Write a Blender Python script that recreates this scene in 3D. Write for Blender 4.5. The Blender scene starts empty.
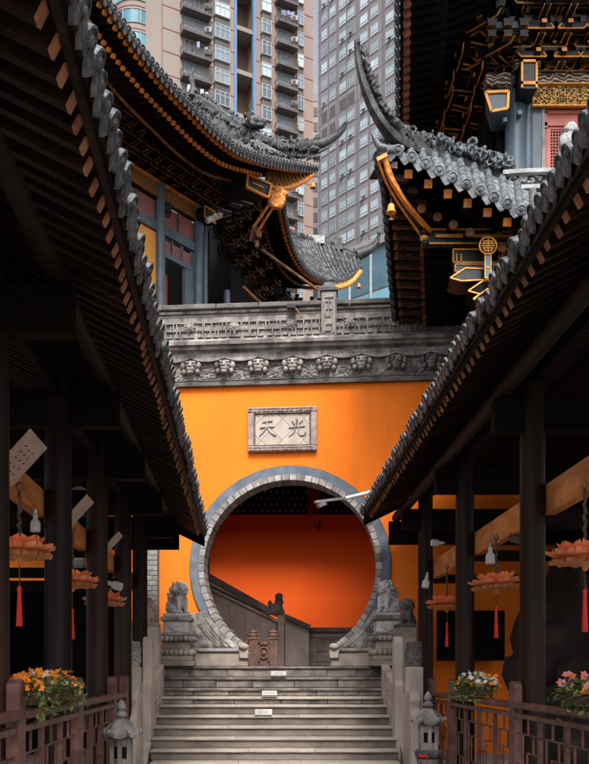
import bpy, bmesh, math, random
from mathutils import Vector as V, Matrix, noise
random.seed(7)
R = math.radians
S = bpy.context.scene
C = S.collection
# ---------------------------------------------------------------- camera, sky, sun, exposure
F, VX, VY = 900.0, 268.0, 672.0            # focal length and vanishing point in photograph pixels (589 x 764)
cam_d = bpy.data.cameras.new('camera'); cam = bpy.data.objects.new('camera', cam_d); C.objects.link(cam)
cam.location = (0, 0, 0); cam.rotation_euler = (R(90), 0, 0)      # eye level is z = 0
cam_d.sensor_fit = 'VERTICAL'; cam_d.sensor_height = 36; cam_d.lens = F/764*36
cam_d.shift_x = (294.5-VX)/764; cam_d.shift_y = (VY-382)/764
cam_d.clip_start = .05; cam_d.clip_end = 2000
S.camera = cam
SUN_EL, SUN_AZ = R(51), R(174)             # azimuth clockwise from +Y: behind the camera
w = bpy.data.worlds.new('World'); S.world = w; w.use_nodes = True
nt = w.node_tree; bg = nt.nodes['Background']
sky = nt.nodes.new('ShaderNodeTexSky'); sky.sky_type = 'NISHITA'; sky.sun_disc = False
sky.sun_elevation = SUN_EL; sky.sun_rotation = SUN_AZ; sky.air_density = 1.0; sky.dust_density = 6.0; sky.ozone_density = 1.0
hs_ = nt.nodes.new('ShaderNodeHueSaturation'); hs_.inputs['Saturation'].default_value = .42       # thin overcast
nt.links.new(sky.outputs[0], hs_.inputs['Color']); nt.links.new(hs_.outputs[0], bg.inputs[0]); bg.inputs[1].default_value = 0.115
sd = bpy.data.lights.new('sun', 'SUN'); sd.energy = 2.0; sd.angle = R(14); sd.color = (1, .95, .88)
so = bpy.data.objects.new('sun', sd); C.objects.link(so)
dv = V((math.sin(SUN_AZ)*math.cos(SUN_EL), math.cos(SUN_AZ)*math.cos(SUN_EL), math.sin(SUN_EL)))
so.rotation_euler = (-dv).to_track_quat('-Z', 'Y').to_euler(); so.location = (0, -5, 20)
S.view_settings.view_transform = 'Standard'; S.view_settings.look = 'None'
S.view_settings.exposure = 1.15; S.view_settings.gamma = 1.0; S.view_settings.use_curve_mapping = False

# ---------------------------------------------------------------- helpers
def at(px, py, d): return V(((px-VX)/F*d, d, (VY-py)/F*d))
Zu = V((0, 0, 1))
def wm(o):
    M = o.matrix_basis.copy(); p = o.parent
    while p is not None: M = p.matrix_basis @ M; p = p.parent
    return M
def tag(o, label=None, cat=None, group=None, kind=None):
    if label: o['label'] = label
    if cat: o['category'] = cat
    if group: o['group'] = group
    if kind: o['kind'] = kind
    return o
def thing(name, label, cat, loc=(0, 0, 0), rz=0, group=None):
    o = bpy.data.objects.new(name, None); C.objects.link(o); o.empty_display_size = .1
    o.location = loc; o.rotation_euler = (0, 0, rz)
    return tag(o, label, cat, group)
def dup(o, parent=None, loc=None, rz=None, label=None):
    c = o.copy(); C.objects.link(c); c.parent = parent
    if loc is not None: c.location = loc
    if rz is not None: c.rotation_euler = (0, 0, rz)
    if label: c['label'] = label
    for ch in o.children: dup(ch, c)
    return c
def crv(pts, n):
    """Catmull-Rom through pts, n samples evenly by chord length."""
    P = [V(p) for p in pts]
    if len(P) == 2: return [P[0].lerp(P[1], i/(n-1)) for i in range(n)]
    Q = [P[0]*2-P[1]] + P + [P[-1]*2-P[-2]]; fine = []
    for i in range(1, len(Q)-2):
        a, b, c, d = Q[i-1:i+3]
        for k in range(24):
            t = k/24
            fine.append(.5*((2*b)+(c-a)*t+(2*a-5*b+4*c-d)*t*t+(3*b-a-3*c+d)*t**3))
    fine.append(P[-1])
    L = [0]
    for i in range(1, len(fine)): L.append(L[-1]+(fine[i]-fine[i-1]).length)
    out = []; j = 0
    for i in range(n):
        s = L[-1]*i/(n-1)
        while j < len(L)-2 and L[j+1] < s: j += 1
        t = (s-L[j])/max(L[j+1]-L[j], 1e-9); out.append(fine[j].lerp(fine[j+1], min(1, max(0, t))))
    return out
class MB:
    def __init__(s, frame=None): s.v = []; s.f = []; s.m = []; s.M = frame
    def add(s, vs, fs, m=0):
        b = len(s.v); s.v += [V(x) for x in vs]
        for f in fs: s.f.append([b+i for i in f]); s.m.append(m)
    def hexa(s, p, m=0):      # 8 corners: bottom ring, top ring
        s.add(p, [(3, 2, 1, 0), (4, 5, 6, 7), (0, 1, 5, 4), (1, 2, 6, 5), (2, 3, 7, 6), (3, 0, 4, 7)], m)
    def box(s, c, sz, m=0, rot=None, taper=1.0):
        c = V(c); x, y, z = sz[0]/2, sz[1]/2, sz[2]/2; t = taper
        p = [V(q) for q in ((-x, -y, -z), (x, -y, -z), (x, y, -z), (-x, y, -z), (-x*t, -y*t, z), (x*t, -y*t, z), (x*t, y*t, z), (-x*t, y*t, z))]
        if rot is not None: p = [rot @ q for q in p]
        s.hexa([q+c for q in p], m)
    def bx(s, x0, x1, y0, y1, z0, z1, m=0): s.box(((x0+x1)/2, (y0+y1)/2, (z0+z1)/2), (x1-x0, y1-y0, z1-z0), m)
    def bar(s, a, b, w, h, m=0, up=Zu, caps=None):
        a = V(a); b = V(b); d = (b-a).normalized(); sd = d.cross(up)
        if sd.length < 1e-4: sd = d.cross(V((0, 1, 0)))
        sd.normalize(); u = sd.cross(d); sd *= w/2; u *= h/2
        s.hexa([a-sd-u, a+sd-u, b+sd-u, b-sd-u, a-sd+u, a+sd+u, b+sd+u, b-sd+u], m)
    def tube(s, pts, r, n=8, m=0, flat=1.0, arc=None):
        P = [V(p) for p in pts]; k = len(P); rs = r if isinstance(r, (list, tuple)) else [r]*k
        rings = []; ref = None; full = arc is None
        for i in range(k):
            t = (P[min(i+1, k-1)]-P[max(i-1, 0)])
            if t.length < 1e-9: t = V((0, 0, 1))
            t.normalize()
            if ref is None: ref = t.cross(Zu if abs(t.z) < .95 else V((1, 0, 0)))
            sd = (ref - t*ref.dot(t)).normalized(); ref = sd; up = sd.cross(t)
            a0, a1 = (0, 2*math.pi) if full else arc
            N = n if full else n+1
            rings.append([P[i]+sd*math.cos(a0+(a1-a0)*j/n)*rs[i]+up*math.sin(a0+(a1-a0)*j/n)*rs[i]*flat for j in range(N)])
        N = len(rings[0]); fs = []
        for i in range(k-1):
            for j in range(N if full else N-1):
                j2 = (j+1) % N; fs.append((i*N+j, i*N+j2, (i+1)*N+j2, (i+1)*N+j))
        fs.append(tuple(range(N))[::-1]); fs.append(tuple(range((k-1)*N, k*N)))
        s.add([q for r_ in rings for q in r_], fs, m)
    def lathe(s, prof, n=16, c=(0, 0, 0), m=0, R0=None, sq=0, ph=0):
        c = V(c); vs = []; k = len(prof)
        for (r, z) in prof:
            for j in range(n):
                a = 2*math.pi*j/n+ph; q = V((r*math.cos(a), r*math.sin(a), z))
                if R0 is not None: q = R0 @ q
                vs.append(q+c)
        fs = [(i*n+j, i*n+(j+1) % n, (i+1)*n+(j+1) % n, (i+1)*n+j) for i in range(k-1) for j in range(n)]
        fs += [tuple(range(n))[::-1], tuple(range((k-1)*n, k*n))]; s.add(vs, fs, m)
    def prism(s, poly, o, u, v, w, m=0):   # 2D polygon (a,b) -> o + a*u + b*v, extruded by w
        o, u, v, w = V(o), V(u), V(v), V(w); n = len(poly)
        A = [o+u*a+v*b for a, b in poly]; B = [p+w for p in A]
        s.add(A+B, [tuple(range(n))[::-1], tuple(range(n, 2*n))]+[(i, (i+1) % n, n+(i+1) % n, n+i) for i in range(n)], m)
    def ball(s, c, r, nu=10, nv=7, m=0, rough=0, rs=3.0, rot=None, seed=0):
        c = V(c); r = (r, r, r) if not isinstance(r, (tuple, list)) else r; vs = []
        for i in range(nv+1):
            ph = math.pi*i/nv
            for j in range(nu):
                a = 2*math.pi*j/nu; d = V((math.sin(ph)*math.cos(a), math.sin(ph)*math.sin(a), math.cos(ph)))
                k = 1+(rough*noise.noise(d*rs+V((seed, seed*.7, 0))) if rough else 0)
                q = V((d.x*r[0]*k, d.y*r[1]*k, d.z*r[2]*k))
                if rot is not None: q = rot @ q
                vs.append(c+q)
        s.add(vs, [(i*nu+j, (i+1)*nu+j, (i+1)*nu+(j+1) % nu, i*nu+(j+1) % nu) for i in range(nv) for j in range(nu)], m)
    def sweep(s, path, prof, m=0, up=Zu, sc=None):  # prof: (side, up) polygon swept along path
        P = [V(p) for p in path]; k = len(P); n = len(prof); vs = []
        for i in range(k):
            t = (P[min(i+1, k-1)]-P[max(i-1, 0)]).normalized(); sd = t.cross(up).normalized(); u = sd.cross(t)
            q = sc[i] if sc else 1
            vs += [P[i]+sd*a*q+u*b*q for a, b in prof]
        fs = [(i*n+j, i*n+(j+1) % n, (i+1)*n+(j+1) % n, (i+1)*n+j) for i in range(k-1) for j in range(n)]
        s.add(vs, fs+[tuple(range(n))[::-1], tuple(range((k-1)*n, k*n))], m)
    def worn(s, x0, x1, y0, y1, z0, z1, jy=.006, jz=.004, seg=.09, seed=0):   # slab with a worn, slightly chipped front edge
        n = max(2, int((x1-x0)/seg)); vs = []
        for i in range(n+1):
            x = x0+(x1-x0)*i/n; a = noise.noise(V((x*3.1, seed, 0)))*jy+noise.noise(V((x*17, seed, 3)))*jy*.8; b = noise.noise(V((x*2.3, seed, 7)))*jz+noise.noise(V((x*19, seed, 9)))*jz*.6
            vs += [(x, y0+a, z0), (x, y1, z0), (x, y1, z1+b*.3), (x, y0+a+.012, z1+b), (x, y0+a, z1+b-.010)]
        m = 5; fs = [(i*m+j, i*m+(j+1) % m, (i+1)*m+(j+1) % m, (i+1)*m+j) for i in range(n) for j in range(m)]+[tuple(range(m))[::-1], tuple(range(n*m, n*m+m))]
        s.add(vs, fs)
    def quad(s, a, b, c, d, m=0): s.add([a, b, c, d], [(0, 1, 2, 3)], m)
    def strip(s, A, B, th=None, m=0):     # ruled sheet between two polylines, thickened by vector th
        n = len(A)
        if th is None: s.add(list(A)+list(B), [(i, i+1, n+i+1, n+i) for i in range(n-1)], m); return
        th = V(th)
        for i in range(n-1): s.hexa([A[i], A[i+1], B[i+1], B[i], A[i]+th, A[i+1]+th, B[i+1]+th, B[i]+th], m)
    def build(s, name, mats, parent=None, smooth=None, bevel=0, merge=False, solid=True):
        me = bpy.data.meshes.new(name)
        vs = s.v if s.M is None else [s.M @ q for q in s.v]
        if parent is not None: I = wm(parent).inverted(); vs = [I @ q for q in vs]
        me.from_pydata([tuple(q) for q in vs], [], s.f)
        ms = mats if isinstance(mats, (list, tuple)) else [mats]
        for q in ms: me.materials.append(q)
        if len(ms) > 1: me.polygons.foreach_set('material_index', s.m)
        if solid:
            bm = bmesh.new(); bm.from_mesh(me)
            if merge: bmesh.ops.remove_doubles(bm, verts=bm.verts, dist=1e-5)
            bmesh.ops.recalc_face_normals(bm, faces=bm.faces); bm.to_mesh(me); bm.free()
        if smooth is not None:
            me.polygons.foreach_set('use_smooth', [True]*len(me.polygons)); me.set_sharp_from_angle(angle=R(smooth))
        me.update()
        o = bpy.data.objects.new(name, me); C.objects.link(o); o.parent = parent
        if bevel:
            b = o.modifiers.new('bevel', 'BEVEL'); b.width = bevel; b.segments = 1; b.limit_method = 'ANGLE'; b.angle_limit = R(50)
        return o
def fuse(o, vox, disp=0, dscale=.1):       # fuse overlapping lumps into one carved surface
    m = o.modifiers.new('fuse', 'REMESH'); m.mode = 'VOXEL'; m.voxel_size = vox; m.use_smooth_shade = True
    if disp:
        t = bpy.data.textures.new('carve', 'CLOUDS'); t.noise_scale = dscale
        d = o.modifiers.new('carve', 'DISPLACE'); d.texture = t; d.strength = disp; d.mid_level = .5; d.texture_coords = 'LOCAL'
    return o

# ---------------------------------------------------------------- materials
def mat(name, c1, c2=None, rough=.75, scale=4.0, bump=.15, bscale=25.0, stain=None, st_amt=.5, st_scale=2.0, st_stretch=(1, 1, 1),
        metal=0.0, rnd=0.0, stretch=(1, 1, 1), spec=.4, fine=0.0, contrast=(.35, .65), rough2=None, stain2=None, st2_amt=.4, st2_scale=5.0, st2_stretch=(1, 1, .1), sss=0):
    m = bpy.data.materials.new(name); m.use_nodes = True; t = m.node_tree; N = t.nodes; L = t.links; b = N['Principled BSDF']
    b.inputs['Roughness'].default_value = rough; b.inputs['Metallic'].default_value = metal; b.inputs['Specular IOR Level'].default_value = spec
    tc = N.new('ShaderNodeTexCoord'); oi = N.new('ShaderNodeObjectInfo'); ad = N.new('ShaderNodeVectorMath'); ad.operation = 'ADD'
    cb = N.new('ShaderNodeCombineXYZ'); mu = N.new('ShaderNodeMath'); mu.operation = 'MULTIPLY'; mu.inputs[1].default_value = 37.0
    L.new(oi.outputs['Random'], mu.inputs[0]); [L.new(mu.outputs[0], cb.inputs[i]) for i in range(3)]
    L.new(tc.outputs['Object'], ad.inputs[0]); L.new(cb.outputs[0], ad.inputs[1])
    mp = N.new('ShaderNodeMapping'); mp.inputs['Scale'].default_value = stretch; L.new(ad.outputs[0], mp.inputs[0])
    def nz(sc, det=5, src=mp):
        n = N.new('ShaderNodeTexNoise'); n.inputs['Scale'].default_value = sc; n.inputs['Detail'].default_value = det; L.new(src.outputs[0], n.inputs[0]); return n
    c2 = c2 or tuple(x*.7 for x in c1)
    n1 = nz(scale); r1 = N.new('ShaderNodeValToRGB'); r1.color_ramp.elements[0].position = contrast[0]; r1.color_ramp.elements[1].position = contrast[1]
    r1.color_ramp.elements[0].color = (*c2, 1); r1.color_ramp.elements[1].color = (*c1, 1); L.new(n1.outputs[0], r1.inputs[0]); col = r1.outputs[0]
    if stain:
        mp2 = N.new('ShaderNodeMapping'); mp2.inputs['Scale'].default_value = st_stretch; L.new(ad.outputs[0], mp2.inputs[0])
        n2 = nz(st_scale, 7, mp2); r2 = N.new('ShaderNodeMapRange'); r2.inputs[1].default_value = .48; r2.inputs[2].default_value = .72; r2.inputs[4].default_value = st_amt
        L.new(n2.outputs[0], r2.inputs[0]); mx = N.new('ShaderNodeMix'); mx.data_type = 'RGBA'; L.new(r2.outputs[0], mx.inputs[0]); L.new(col, mx.inputs[6]); mx.inputs[7].default_value = (*stain, 1); col = mx.outputs[2]
    if stain2:
        mp3 = N.new('ShaderNodeMapping'); mp3.inputs['Scale'].default_value = st2_stretch; L.new(ad.outputs[0], mp3.inputs[0])
        n5 = nz(st2_scale, 8, mp3); r6 = N.new('ShaderNodeMapRange'); r6.inputs[1].default_value = .52; r6.inputs[2].default_value = .70; r6.inputs[4].default_value = st2_amt
        L.new(n5.outputs[0], r6.inputs[0]); mx = N.new('ShaderNodeMix'); mx.data_type = 'RGBA'; L.new(r6.outputs[0], mx.inputs[0]); L.new(col, mx.inputs[6]); mx.inputs[7].default_value = (*stain2, 1); col = mx.outputs[2]
    if sss: b.inputs['Subsurface Weight'].default_value = sss; b.inputs['Subsurface Radius'].default_value = (.05, .02, .01)
    if fine:
        n4 = nz(bscale*3, 2); r4 = N.new('ShaderNodeMapRange'); r4.inputs[1].default_value = .3; r4.inputs[2].default_value = .7; r4.inputs[3].default_value = 1-fine; r4.inputs[4].default_value = 1+fine*.5
        L.new(n4.outputs[0], r4.inputs[0]); vm = N.new('ShaderNodeVectorMath'); vm.operation = 'SCALE'; L.new(col, vm.inputs[0]); L.new(r4.outputs[0], vm.inputs[3]); col = vm.outputs[0]
    if rnd:
        r5 = N.new('ShaderNodeMapRange'); r5.inputs[3].default_value = 1-rnd; r5.inputs[4].default_value = 1+rnd; L.new(oi.outputs['Random'], r5.inputs[0])
        vm = N.new('ShaderNodeVectorMath'); vm.operation = 'SCALE'; L.new(col, vm.inputs[0]); L.new(r5.outputs[0], vm.inputs[3]); col = vm.outputs[0]
    L.new(col, b.inputs['Base Color'])
    if rough2 is not None:
        rr = N.new('ShaderNodeMapRange'); rr.inputs[3].default_value = rough; rr.inputs[4].default_value = rough2; L.new(n1.outputs[0], rr.inputs[0]); L.new(rr.outputs[0], b.inputs['Roughness'])
    if bump:
        n3 = nz(bscale, 4); bp = N.new('ShaderNodeBump'); bp.inputs['Strength'].default_value = bump; bp.inputs['Distance'].default_value = .02; L.new(n3.outputs[0], bp.inputs['Height']); L.new(bp.outputs[0], b.inputs['Normal'])
    return m
def pattern(name, ground, gold, scale=14.0, kind='scroll', w=.07, lo=.72, hi=.8):   # painted gilt scroll or key ornament on a dark ground
    m = mat(name, ground, bump=0); t = m.node_tree; N = t.nodes; L = t.links; b = N['Principled BSDF']
    tc = N.new('ShaderNodeTexCoord'); src = b.inputs['Base Color'].links[0].from_socket
    if kind == 'scroll':
        x = N.new('ShaderNodeTexWave'); x.wave_type = 'RINGS'; x.inputs['Scale'].default_value = scale*.55; x.inputs['Distortion'].default_value = 9; x.inputs['Detail'].default_value = 1.2; x.inputs['Detail Scale'].default_value = 1.6
        L.new(tc.outputs['Object'], x.inputs[0]); o = x.outputs[1]
    else:
        x = N.new('ShaderNodeTexVoronoi'); x.feature = 'DISTANCE_TO_EDGE'; x.inputs['Scale'].default_value = scale; x.inputs['Randomness'].default_value = .35
        L.new(tc.outputs['Object'], x.inputs[0]); o = x.outputs[0]; lo, hi = w, w*.6
    r = N.new('ShaderNodeMapRange'); r.inputs[1].default_value = lo; r.inputs[2].default_value = hi; L.new(o, r.inputs[0])
    mx = N.new('ShaderNodeMix'); mx.data_type = 'RGBA'; L.new(r.outputs[0], mx.inputs[0]); L.new(src, mx.inputs[6]); mx.inputs[7].default_value = (*gold, 1); L.new(mx.outputs[2], b.inputs['Base Color'])
    return m
def glass(name, c, rough=.12):
    m = mat(name, c, tuple(x*.75 for x in c), rough=rough, scale=.6, bump=0, rnd=.5, spec=.6); return m
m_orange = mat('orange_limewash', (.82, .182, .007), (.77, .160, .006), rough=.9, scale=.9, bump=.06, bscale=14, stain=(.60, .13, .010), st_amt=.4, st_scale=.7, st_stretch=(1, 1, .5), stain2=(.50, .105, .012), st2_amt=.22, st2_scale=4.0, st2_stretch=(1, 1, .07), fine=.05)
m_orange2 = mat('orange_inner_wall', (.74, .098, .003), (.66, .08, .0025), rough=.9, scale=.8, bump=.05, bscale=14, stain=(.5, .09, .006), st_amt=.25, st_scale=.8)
m_stone = mat('carved_grey_stone', (.38, .35, .34), (.17, .155, .15), rough=.9, scale=5, bump=.35, bscale=40, stain=(.035, .032, .032), st_amt=.9, st_scale=2.6, st_stretch=(1, 1, .6), stain2=(.05, .046, .045), st2_amt=.75, st2_scale=9, st2_stretch=(1, 1, .4), fine=.3, rnd=.08)
m_stone_warm = mat('warm_grey_stone', (.38, .32, .28), (.23, .19, .165), rough=.9, scale=4, bump=.25, bscale=40, stain=(.09, .075, .065), st_amt=.6, st_scale=2.5, fine=.2, rnd=.1)
m_stone_pale = mat('pale_smooth_stone', (.48, .41, .36), (.36, .30, .26), rough=.85, scale=3, bump=.12, bscale=50, stain=(.17, .14, .12), st_amt=.5, st_scale=2.4, st_stretch=(1, 1, .4), fine=.12)
m_stone_dark = mat('dark_weathered_stone', (.17, .155, .15), (.085, .078, .075), rough=.9, scale=5, bump=.4, bscale=40, stain=(.03, .028, .028), st_amt=.6, st_scale=3, fine=.3, rnd=.1)
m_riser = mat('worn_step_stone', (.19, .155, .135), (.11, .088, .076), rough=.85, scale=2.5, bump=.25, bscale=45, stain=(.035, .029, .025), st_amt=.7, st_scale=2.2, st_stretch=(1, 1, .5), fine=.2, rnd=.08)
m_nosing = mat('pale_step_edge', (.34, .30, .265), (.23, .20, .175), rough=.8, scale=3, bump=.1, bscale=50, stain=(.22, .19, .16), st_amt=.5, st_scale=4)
m_lionst = mat('pale_carved_lion_stone', (.58, .575, .58), (.40, .395, .40), rough=.88, scale=9, bump=.3, bscale=60, stain=(.1, .098, .1), st_amt=.55, st_scale=6, fine=.25)
m_bluerim = mat('blue_grey_rim', (.15, .18, .225), (.095, .12, .15), rough=.85, scale=6, bump=.3, bscale=90, fine=.4)
m_brick = mat('ring_brick', (.36, .33, .325), (.15, .135, .13), rough=.9, scale=8, bump=.3, bscale=50, stain=(.1, .09, .09), st_amt=.5, st_scale=7, rnd=.2)
m_gbrick = mat('grey_brick', (.30, .29, .29), (.19, .18, .18), rough=.9, scale=9, bump=.3, bscale=50, fine=.2)
m_mortar = mat('mortar', (.12, .115, .11), rough=.95)
m_tile = mat('grey_roof_tile', (.062, .066, .073), (.018, .0195, .022), rough=.42, scale=9, bump=.35, bscale=50, stain=(.24, .245, .255), st_amt=.4, st_scale=9, rnd=.3, fine=.25)
m_tile_end = mat('carved_tile_end', (.125, .13, .14), (.032, .034, .037), rough=.45, scale=30, bump=.5, bscale=70, rnd=.15, fine=.3)
m_tile_pale = mat('pale_bluish_tile', (.23, .26, .29), (.05, .057, .065), rough=.45, scale=14, bump=.45, bscale=60, stain=(.07, .075, .08), st_amt=.6, st_scale=9, rnd=.12, fine=.3)
m_ridge = mat('ridge_stucco', (.095, .10, .108), (.02, .0215, .024), rough=.6, scale=10, bump=.5, bscale=45, stain=(.035, .035, .037), st_amt=.6, st_scale=6, fine=.3)
m_ridge_pale = mat('pale_ridge_stucco', (.47, .48, .49), (.27, .275, .28), rough=.85, scale=6, bump=.5, bscale=40, stain=(.10, .10, .10), st_amt=.55, st_scale=5, fine=.2)
m_wood_dk = mat('dark_roof_timber', (.007, .0038, .0025), (.003, .0018, .0012), rough=.75, spec=.12, scale=6, bump=.2, bscale=30, stretch=(1, 1, 6), rnd=.25)
m_rafter = mat('brown_rafter', (.022, .0095, .0055), (.006, .003, .002), rough=.6, spec=.2, scale=5, bump=.3, bscale=30, rnd=.35, stretch=(1, 4, 1))
m_rafter_end = mat('tan_rafter_end', (.50, .22, .12), (.30, .125, .065), rough=.7, scale=20, bump=.2, rnd=.2)
m_raft_gold = mat('gilded_rafter_end', (.86, .30, .05), (.55, .18, .03), rough=.45, scale=20, bump=.1, rnd=.2)
m_column = mat('dark_lacquer_column', (.015, .0065, .0045), (.007, .003, .0022), rough=.42, spec=.2, scale=3, bump=.15, bscale=12, stretch=(1, 1, .2), rough2=.6, stain=(.06, .027, .02), st_amt=.5, st_scale=4, st_stretch=(1, 1, .12))
m_beam = mat('orange_brown_beam', (.64, .24, .065), (.42, .14, .036), rough=.6, scale=3, bump=.25, bscale=20, stretch=(4, 1, 4), stain=(.1, .04, .02), st_amt=.5, st_scale=3)
m_rail = mat('red_brown_railing', (.13, .048, .036), (.06, .022, .018), rough=.45, scale=6, bump=.2, bscale=30, stain=(.28, .17, .15), st_amt=.35, st_scale=7, rnd=.1)
m_black = mat('black_lacquer', (.012, .011, .012), (.006, .006, .006), rough=.35, bump=.05)
m_black_m = mat('flat_black', (.006, .005, .0045), (.003, .0025, .0025), rough=.8, spec=.15, bump=.2)  # even near-black for dark woodwork and the backs of openings
m_gold = mat('gilt_edge', (.82, .38, .07), (.50, .2, .035), rough=.4, scale=12, bump=.05, metal=.25)
m_gold_dull = mat('dull_gilt', (.30, .13, .035), (.09, .04, .015), rough=.5, scale=8, bump=.1, metal=.2)
m_bluegrey = mat('blue_grey_lacquer', (.10, .145, .19), (.065, .095, .125), rough=.32, scale=3, bump=.05)
m_pink = mat('dusty_red_panel', (.33, .13, .12), (.25, .09, .085), rough=.5, scale=2, bump=.05)
m_pinkred = mat('salmon_red_lacquer', (.60, .20, .16), (.48, .14, .11), rough=.5, scale=5, bump=.1)
m_yell = mat('yellow_orange_panel', (.80, .36, .07), (.74, .31, .05), rough=.8, scale=2, bump=.04)
m_red = mat('red_lacquer_post', (.5, .05, .025), rough=.4)
m_lotus = mat('coral_lotus_petal', (.95, .36, .17), (.85, .22, .08), rough=.6, scale=8, bump=.1, rnd=.12, sss=.4)
m_lotus_d = mat('amber_lotus_base', (.68, .27, .10), (.48, .17, .06), rough=.6, scale=8, bump=.1)
m_tassel = mat('red_tassel', (.75, .025, .012), (.5, .012, .008), rough=.6, scale=40, stretch=(1, 1, .1))
m_rope = mat('dark_gold_rope', (.10, .055, .025), (.03, .018, .01), rough=.6, scale=40)
m_white = mat('white_enamel', (.52, .51, .50), (.38, .37, .36), rough=.5, bump=.02)
m_metal = mat('dull_steel', (.35, .36, .37), (.22, .22, .23), rough=.35, metal=.8, bump=.03)
m_ink = mat('ink', (.05, .035, .03), rough=.8, bump=0)
m_tablet = mat('pale_wood_tablet', (.52, .38, .31), (.42, .29, .23), rough=.7, scale=5, bump=.1, stretch=(1, 1, 5))
m_ground = mat('courtyard_paving', (.16, .145, .135), (.10, .09, .085), rough=.85, scale=2, bump=.3, bscale=20, stain=(.05, .045, .04), st_amt=.5, st_scale=1.2)
m_rock = mat('dark_garden_rock', (.03, .019, .015), (.01, .0065, .0055), rough=.8, scale=5, bump=.6, bscale=14)
m_leaf = mat('leaf_green', (.09, .13, .025), (.045, .075, .018), rough=.6, scale=6, bump=.1)
m_leaf_y = mat('leaf_yellow_green', (.24, .24, .06), (.14, .15, .04), rough=.6, scale=6, bump=.1)
m_fl_o = mat('orange_blossom', (.90, .30, .02), (.75, .18, .01), rough=.6, scale=20, bump=.2)
m_fl_w = mat('white_blossom', (.75, .74, .70), (.6, .6, .58), rough=.6, scale=20, bump=.2)
m_fl_p = mat('pink_blossom', (.80, .25, .22), (.65, .15, .14), rough=.6, scale=20, bump=.2)
m_soil = mat('brown_planter', (.10, .05, .035), rough=.7)
p_scroll = pattern('gilt_scroll_lintel', (.022, .018, .016), (.62, .27, .05), 30, 'scroll', lo=.62, hi=.72)
p_cloud = pattern('cloud_scroll_beam', (.09, .05, .045), (.62, .50, .36), 13, 'scroll')
p_key = pattern('gilt_key_beam', (.02, .02, .022), (.72, .40, .09), 30, 'key', .055)
p_eave = pattern('gilt_line_eave', (.012, .01, .01), (.30, .12, .025), 24, 'scroll', lo=.93, hi=.97)
m_purlin = mat('brown_purlin', (.13, .048, .02), (.06, .022, .01), rough=.6, scale=4, bump=.2, stretch=(4, 1, 4))
m_block = mat('coursed_step_block', (.22, .19, .17), (.11, .093, .083), rough=.88, scale=6, bump=.4, bscale=40, stain=(.035, .03, .027), st_amt=.75, st_scale=4, fine=.25, rnd=.22)
m_matte = mat('matte_black_board', (.006, .006, .006), rough=.95, spec=.05, bump=.02)
m_plaque = mat('rosy_plaque_stone', (.40, .30, .275), (.24, .175, .16), rough=.9, scale=9, bump=.4, bscale=50, fine=.25, stain=(.08, .06, .055), st_amt=.5, st_scale=6)
# ---------------------------------------------------------------- the setting: ground, terrace, stairs
GZ = -1.6
mb = MB(); n = 40; sz = 900
mb.add([(x*sz, y*sz+200, GZ) for x, y in ((-1, -1), (1, -1), (1, 1), (-1, 1))], [(0, 1, 2, 3)])
tag(mb.build('ground', m_ground, solid=False), kind='structure')
FL = .075
mb = MB(); mb.bx(-4.5, 5.5, 12.97, 24, GZ+.01, FL); mb.bx(-1.46, 1.70, 11.915, 12.95, GZ+.01, FL-.002)
tag(mb.build('terrace_floor', m_stone_dark), kind='structure')
mb = MB()
for j in range(9):                         # corridor floors, a plinth on each side
    pass
st = thing('stone_staircase', 'wide flight of worn grey stone steps rising to the round gate', 'staircase', (0, 9, GZ))
tops = [(FL, 11.9), (-.068, 11.62), (-.205, 11.34), (-.305, 11.06), (-.395, 10.78)]
while tops[-1][0] > GZ+.12: tops.append((tops[-1][0]-.1125, tops[-1][1]-.25))
rg = random.Random(3)
for k, (z, d) in enumerate(tops):
    zb = tops[k+1][0] if k+1 < len(tops) else GZ
    db = (tops[k-1][1] if k else 12.0)+.02
    if k < 4: x0, x1 = -1.455, 1.675
    else: t = (10.78-d)/1.25; x0, x1 = -1.39+.14*t, 1.52-.13*t
    if k < 4:                              # coursed blocks
        x = x0
        while x < x1-.01:
            L = min(rg.uniform(.34, .62), x1-x)
            if x1-x-L < .18: L = x1-x
            o = rg.uniform(-.006, .006)
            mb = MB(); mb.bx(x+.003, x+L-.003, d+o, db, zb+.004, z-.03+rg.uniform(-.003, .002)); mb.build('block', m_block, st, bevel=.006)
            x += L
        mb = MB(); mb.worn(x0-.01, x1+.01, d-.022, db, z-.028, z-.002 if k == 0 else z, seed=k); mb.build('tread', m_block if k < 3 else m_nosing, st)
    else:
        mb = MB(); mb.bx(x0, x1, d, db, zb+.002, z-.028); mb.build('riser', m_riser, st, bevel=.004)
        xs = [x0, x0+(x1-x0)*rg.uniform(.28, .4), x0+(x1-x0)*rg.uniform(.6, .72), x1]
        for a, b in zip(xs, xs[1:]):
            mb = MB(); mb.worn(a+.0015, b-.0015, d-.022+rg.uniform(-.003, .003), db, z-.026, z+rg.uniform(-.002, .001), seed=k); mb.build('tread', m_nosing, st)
mb = MB(); mb.bx(-1.3, 1.4, 11.0, 11.9, GZ, -.4); mb.build('core', m_riser, st)
for sg, a, b in ((-1, (155.5, 703, 10.95), (134, 800, 9.05)), (1, (395, 703, 10.95), (418, 800, 9.05))):
    A = at(*a); B = at(*b); mb = MB(); mb.bar(A-V((0, 0, .10)), B-V((0, 0, .10)), .11, .26); mb.build('stringer', m_stone_pale, st, bevel=.012)
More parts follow.
